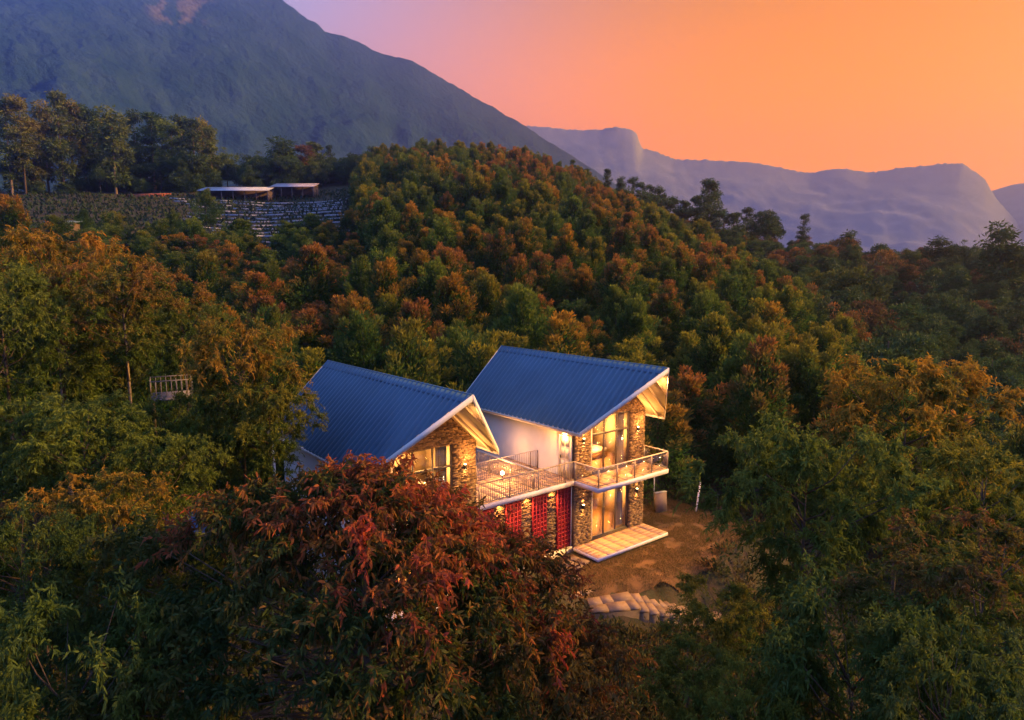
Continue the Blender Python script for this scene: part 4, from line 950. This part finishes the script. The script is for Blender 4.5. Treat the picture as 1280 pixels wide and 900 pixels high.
for _ in range(26000):
    d = math.sqrt(gp.uniform(34 ** 2, 228 ** 2)); c = gp.uniform(-130, 1400); x, y = col_xy(c, d)
    lim = 1e9 if c < 760 else np.interp(c, [760, 800, 900, 1000, 1100, 1280, 1400], [1e3, 205, 150, 100, 78, 62, 60])
    if d > lim or in_house(x, y, 1.2) or (c < 452 and d > 117) or (c < 360 and d < 40) or (c > 900 and d < 42): continue
    if d > 205 and (c < 470 or c > 800): continue
    if not free(x, y, 3.0): continue
    if near_ok(x, y, 3.5 + 1.5 * gp.random()): cand.append((d, c, x, y))
cand.sort()
zz_ = terr(np.array([c[2] for c in cand]), np.array([c[3] for c in cand]))
near_c, far_c = [], []
for (d, c, x, y), z in zip(cand, zz_):
    u = fbm(np.array([x * .05 + 40]), np.array([y * .05 + 40]), 15, 3)[0] + gp.normal() * .10
    tone = 'rust' if u > .60 else 'orange' if u > .50 else 'green' if u > .36 else 'yellow'
    hh = gp.uniform(5.2, 10.0) * (1.12 if d < 60 else 1.0) if not (c < 452 and d > 80) else gp.uniform(4.2, 5.6); (near_c if len(near_c) < 290 and -40 < c < 1320 else far_c).append((d, c, x, y, z, tone, hh))
for d, c, x, y, z, tone, hh in near_c:
    w = gp.uniform(6.0, 9.2); put_tree('plantation_tree', 'mid', x, y, z + hh, w, tone, plant_label(x, y, d, c, tone, w, hh), 'plantation trees on the slope', gp.uniform(.9, 1.2), tw=.7)
# the rest of the plantation, farther up the slope: one mass
NF = len(far_c); pm = bpy.data.meshes.new('plantation_mass'); pm.from_pydata([(f[2], f[3], f[4] + f[6]) for f in far_c], [], [])
for nm, ty, vals in (('rot', 'FLOAT', [gp.random() * 6.28 for f in far_c]), ('scl', 'FLOAT', [gp.uniform(1.35, 2.25) for f in far_c]), ('idx', 'INT', [int(gp.integers(6)) for f in far_c])):
    pm.attributes.new(nm, ty, 'POINT').data.foreach_set('value', vals)
tn = []
for f in far_c:
    t = TONES[f[5]]; j = .8 + .4 * gp.random(); tn += [t[0] * j, t[1] * j, t[2], 1]
pm.attributes.new('tone', 'FLOAT_COLOR', 'POINT').data.foreach_set('color', tn)
def scatter(name, pm, protos, m, label):
    o = ob(name, pm, None, kind='stuff', label=label)
    gt_ = bpy.data.node_groups.new(name, 'GeometryNodeTree'); gt_.interface.new_socket('Geometry', in_out='INPUT', socket_type='NodeSocketGeometry'); gt_.interface.new_socket('Geometry', in_out='OUTPUT', socket_type='NodeSocketGeometry')
    N = gt_.nodes.new; L = gt_.links.new; gi = N('NodeGroupInput'); go = N('NodeGroupOutput'); jn = N('GeometryNodeJoinGeometry')
    for p in protos:
        oi = N('GeometryNodeObjectInfo'); oi.inputs['Object'].default_value = p; oi.transform_space = 'ORIGINAL'
        sm = N('GeometryNodeSetMaterial'); sm.inputs['Material'].default_value = m; L(oi.outputs['Geometry'], sm.inputs[0])
        g2 = N('GeometryNodeGeometryToInstance'); L(sm.outputs[0], g2.inputs[0]); L(g2.outputs[0], jn.inputs[0])
    ip = N('GeometryNodeInstanceOnPoints'); L(gi.outputs[0], ip.inputs['Points']); L(jn.outputs[0], ip.inputs['Instance']); ip.inputs['Pick Instance'].default_value = True
    def na(n_, ty):
        k_ = N('GeometryNodeInputNamedAttribute'); k_.data_type = ty; k_.inputs['Name'].default_value = n_; return [s for s in k_.outputs if s.enabled and s.name == 'Attribute'][0]
    L(na('idx', 'INT'), ip.inputs['Instance Index']); L(na('scl', 'FLOAT'), ip.inputs['Scale'])
    cx3 = N('ShaderNodeCombineXYZ'); L(na('rot', 'FLOAT'), cx3.inputs[2]); er = N('FunctionNodeEulerToRotation'); L(cx3.outputs[0], er.inputs[0]); L(er.outputs[0], ip.inputs['Rotation'])
    L(ip.outputs[0], go.inputs[0]); o.modifiers.new('scatter', 'NODES').node_group = gt_; return o
def first_with(me): return next(o for o in bpy.data.objects if o.data is me)
scatter('plantation_woodland', pm, [first_with(PROTO['mid', i]['me']) for i in range(6)], M_leaf_inst, 'mass of young plantation trees covering the upper slope')

# mature wood on the lower ground beyond the lawn side
gb = np.random.default_rng(33); BP = []
def bt(px, py, wpx, d, tone, label, name='mature_tree', hs=1.0, group='mature trees in the valley wood', kind='broad'):
    P = at_dist(px, py, d); w = wpx * d / 834; put_tree(name, kind, P[0], P[1], P[2], w, tone, label, group, hs, tw=1.6 if kind == 'broad' else 1.2, cat='tree'); BP.append((P[0], P[1], w))
bt(1062, 333, 92, 135, (0.17, 0.19, 0.02), 'wide yellow-green crown standing out in the dark valley wood')
bt(985, 312, 80, 160, 'brown', 'brownish broad crown behind the yellow-green crown', hs=.9)
bt(960, 262, 44, 185, 'deep', 'dark round crown on the ridge beside the palm', hs=1.1)
bt(1135, 378, 90, 118, 'deep', 'dark broad crown next to the yellow-green crown')
bt(1180, 335, 70, 150, 'deep', 'dark crown on the valley ridge beyond the yellow-green crown')
bt(1100, 318, 46, 175, 'brown', 'small dark dome on the skyline of the valley wood')
def mature_label(c, d, w, tone):
    col_ = {'deep': 'dark green', 'brown': 'brown-tinged', 'green': 'mid green', 'rust': 'rust-tinted'}[tone]; size = 'wide' if w > 8.8 else 'small' if w < 7 else 'medium'
    where = 'on the valley ridge below the hazy mountain' if d > 165 else 'bordering the plantation slope' if c < 960 else 'in the wood around the yellow-green crown' if c < 1160 and d > 95 else 'along the lower edge of the valley wood' if d < 92 else 'deep inside the valley wood' if d < 130 else 'in the far part of the valley wood'
    return f'{size} {col_} mature crown {where}'
n_b = 0
for _ in range(9000):
    c = gb.uniform(770, 1400); lim = np.interp(c, [760, 800, 900, 1000, 1100, 1280, 1400], [230, 205, 150, 100, 78, 62, 60])
    d = math.sqrt(gb.uniform(lim ** 2, 225 ** 2)); 
    if d < lim: continue
    x, y = col_xy(c, d); w = gb.uniform(5.5, 10.5)
    if not all((x - q[0]) ** 2 + (y - q[1]) ** 2 > (.42 * (w + q[2])) ** 2 for q in BP) or not free(x, y, 4): continue
    BP.append((x, y, w)); tone = gb.choice(['deep', 'deep', 'brown', 'green', 'deep', 'deep', 'deep', 'rust'])
    put_tree('mature_tree', 'broad', x, y, tz(x, y) + gb.uniform(6.5, 9.5), w, str(tone), mature_label(c, d, w, str(tone)), 'mature trees in the valley wood', gb.uniform(.95, 1.35), tw=1.6); n_b += 1
print('plantation', len(near_c), len(far_c), 'mature', n_b)

# slender skyline trees and the tall stand above the field
def tall(px, ytop, wpx, d, tone, label, group, pale=False, name='tall_tree', hs=1.0, variant=None):
    P = at_dist(px, ytop, d); w = wpx * d / 834; put_tree(name, 'tall', P[0], P[1], P[2], w, tone, label, group, hs, tw=1.3, trunk=TRUNK_PALE if pale else None, variant=variant)
gs = random.Random(3)
stand = [(5, 128), (22, 122), (38, 150), (52, 132), (70, 118), (84, 128), (100, 134), (112, 140), (126, 150), (138, 138), (150, 158), (166, 140), (188, 144), (200, 146), (213, 152), (226, 148), (240, 152), (252, 150), (262, 162), (-20, 130), (-45, 140)]
for i, (px, yt) in enumerate(stand):
    tone = gs.choice(['deep', 'green', 'deep', 'yellow', 'deep']); nm = {'deep': 'dark', 'green': 'green', 'brown': 'brownish', 'yellow': 'olive-yellow'}[tone]
    tall(px, yt, gs.uniform(24, 38), gs.uniform(184, 200), tone, f'tall slender {nm} tree in the stand above the farm terraces', 'tall stand above the field', pale=i % 3 == 0, hs=gs.uniform(.8, 1.1))
for px, yt, w, d, tone, l in [(352, 174, 40, 195, 'deep', 'dark bushy tall tree behind the pinkish farm shed'), (376, 182, 36, 198, 'brown', 'brownish tall tree behind the pinkish farm shed'), (392, 180, 30, 204, 'green', 'green tall tree next to the brownish one behind the sheds'),
                              (411, 183, 14, 215, 'deep', 'thin solitary tall tree between sheds and plantation crest'), (442, 194, 26, 215, 'deep', 'small-crowned dark tree at the shed-side end of the plantation crest'), (468, 184, 24, 205, 'deep', 'dark narrow tree at the start of the plantation crest')]:
    tall(px, yt, w, d, tone, l, 'trees behind the farm sheds', hs=.75)
for i in range(44):
    px = gs.uniform(255, 475); tone = gs.choice(['deep', 'deep', 'green']); P = at_dist(px, gs.uniform(188, 222), gs.uniform(186, 212))
    put_tree('hedgerow_tree', 'broad', P[0], P[1], P[2], gs.uniform(5, 8), tone, 'low ' + {'deep': 'dark', 'green': 'green'}[tone] + ' tree in the belt behind the farm sheds', 'tree belt behind the farm sheds', 1.1, tw=1.4)
for i in range(34):
    px = gs.uniform(-40, 268); P = at_dist(px, gs.uniform(192, 232), gs.uniform(184, 200))
    put_tree('hedgerow_tree', 'broad', P[0], P[1], P[2], gs.uniform(4, 7), 'deep', 'low dark tree filling the foot of the tall stand', 'undertrees of the tall stand', 1.1, tw=1.4)
for px, py, wpx, d, tone, l in [(256, 238, 40, 140, 'green', 'round green tree in front of the long farm shed'), (138, 262, 52, 118, 'yellow', 'olive conical tree on the near field edge'), (215, 262, 34, 124, 'green', 'small green tree on the field edge below the long shed'), (14, 248, 66, 82, 'orange', 'bright orange round tree on the near edge of the field'), (103, 262, 26, 130, 'deep', 'dark bush tree beside the bluish hut')]:
    P = at_dist(px, py, d); put_tree('field_tree', 'mid', P[0], P[1], P[2], wpx * d / 834, tone, l, 'trees on the field edge', 1.0, tw=.8)
sky_trees = [(783, 236, 22, 200), (806, 240, 26, 198), (818, 246, 24, 200), (834, 248, 28, 196), (850, 262, 30, 194), (864, 262, 30, 196), (880, 256, 30, 192), (900, 262, 26, 194), (918, 268, 30, 192), (716, 201, 12, 195), (733, 212, 14, 200), (759, 212, 12, 205), (776, 222, 14, 205), (790, 222, 20, 208), (800, 228, 18, 206), (812, 231, 16, 206), (824, 234, 20, 206), (843, 246, 22, 200), (856, 252, 18, 205), (872, 246, 22, 200), (887, 226, 28, 196), (893, 240, 24, 200), (935, 262, 22, 200), (1005, 268, 16, 190), (1062, 290, 22, 190), (1254, 282, 40, 150), (1270, 310, 40, 150), (1175, 298, 30, 185)]
for px, yt, w, d in sky_trees:
    big = px in (887, 1254); l = {887: 'tallest feathery tree breaking the skyline near the palm', 1254: 'open spiky tree breaking the skyline beside the rounded cliff', 1005: 'small pointed tree alone on the valley skyline', 1270: 'bushy dark tree beside the open spiky skyline tree'}.get(px, 'thin feathery tree silhouetted on the ridge skyline')
    tall(px, yt, w, d, 'deep', l, 'skyline trees on the ridge', hs=.8 if not big else .85, name='skyline_tree')

# palm on the ridge
P = at_dist(905, 276, 178); z0 = tz(P[0], P[1]); H_ = P[2] - z0 - .4
pe = ob('palm_tree', None, loc=(P[0], P[1], z0), label='palm with arching fronds on the ridge below the feathery trees', cat='palm')
MB().tube([(0, 0, -.3), (.1, 0, H_ * .5), (0, 0, H_)], [.28, .2, .16], 8).build('trunk', M_bark, pe)
for i in range(13):
    az = i * 2.4; el = .9 - .09 * i; mb = MB(); p_ = np.array([0, 0, H_]); dvec = np.array([math.cos(az) * math.cos(el), math.sin(az) * math.cos(el), math.sin(el)]); pts = [p_.copy()]
    for s in range(7): p_ = p_ + dvec * .5; dvec = unit(dvec + np.array([0, 0, -.16])); pts.append(p_.copy())
    for s in range(1, 8):
        for sg in (-1, 1):
            sd = np.array([-math.sin(az), math.cos(az), -.35]) * sg * (.75 - .07 * s); a_ = pts[s]; f = pts[s] - pts[s - 1]
            mb._add([a_, a_ + f * .5, a_ + sd + f * .6, a_ + sd * .6 + f * .1], [(0, 1, 2, 3)])
    mb.tube(pts, .03, 4); mb.build('frond', M_net if False else mat('palm_leaf', (0.02, 0.045, 0.02), .7, var=.3) if i == 0 else bpy.data.materials['palm_leaf'], pe)

# undergrowth on the open ground: uncountable
gu = np.random.default_rng(44); PU = []; DU = []; FU = []; VU = []
cx5, cy5 = [], []
while len(cx5) < 4200:
    c = gu.uniform(-150, 1430); d = gu.uniform(6, 62) ; x, y = col_xy(c, d); a_, b_ = hcoord(x, y)
    if (-.4 < a_ < 11 and -11.3 < b_ < 5.7) or bool(in_lawn(np.array(a_), np.array(b_))) or min((x - q[0]) ** 2 + (y - q[1]) ** 2 for q in STEP_LINE) < 1.35 ** 2 or (-3 < a_ < 2 and -4.5 < b_ < .3): continue
    cx5.append(x); cy5.append(y)
while len(cx5) < 5400:                        # thicker cover on the bank below the lawn and steps
    x, y = gu.uniform(0, 13), gu.uniform(19, 30); a_, b_ = hcoord(x, y)
    if a_ > -3.2 or min((x - q[0]) ** 2 + (y - q[1]) ** 2 for q in STEP_LINE) < 1.15 ** 2: continue
    cx5.append(x); cy5.append(y)
cz5 = terr(cx5, cy5)
for x, y, z in zip(cx5, cy5, cz5):
    n = 42; r = gu.uniform(.35, .95); o = unit(gu.normal(size=(n, 3)) + [0, 0, .6]); o[:, 2] = np.abs(o[:, 2])
    PU.append(np.array([x, y, z]) + o * (r * gu.random((n, 1)) ** .6)); DU.append(o + gu.normal(size=(n, 3)) * .5 + [0, 0, .3]); FU.append(np.clip(gu.normal() * .3 + .35 + gu.normal(size=n) * .15, 0, 1)); VU.append(np.clip(gu.random() + gu.normal(size=n) * .15, 0, 1))
PU, DU, FU, VU = map(np.concatenate, (PU, DU, FU, VU)); N = len(PU)
v, q, t, a = leaves4(PU, DU, .16 + .16 * gu.random(N), .06 + .06 * gu.random(N), FU, VU, gu)
ob('undergrowth', mesh_np('undergrowth', v, q, t, a), leaf_mat('undergrowth_leaf', [(0.015, 0.032, 0.014), (0.03, 0.05, 0.02), (0.055, 0.07, 0.025)], [(0.09, 0.07, 0.02), (0.12, 0.055, 0.025)], 'RAMP', .3), kind='stuff', label='tangled low undergrowth beneath the trees')

# a small tree in front of the platform's stilts
P = at_dist(214, 494, 28.5)
put_tree('broadleaf_tree', 'near', P[0], P[1], P[2] - .1, 2.9, 'green', 'small green tree screening the stilts of the viewing platform', 'trees around the chalets', 1.3, tw=.8)
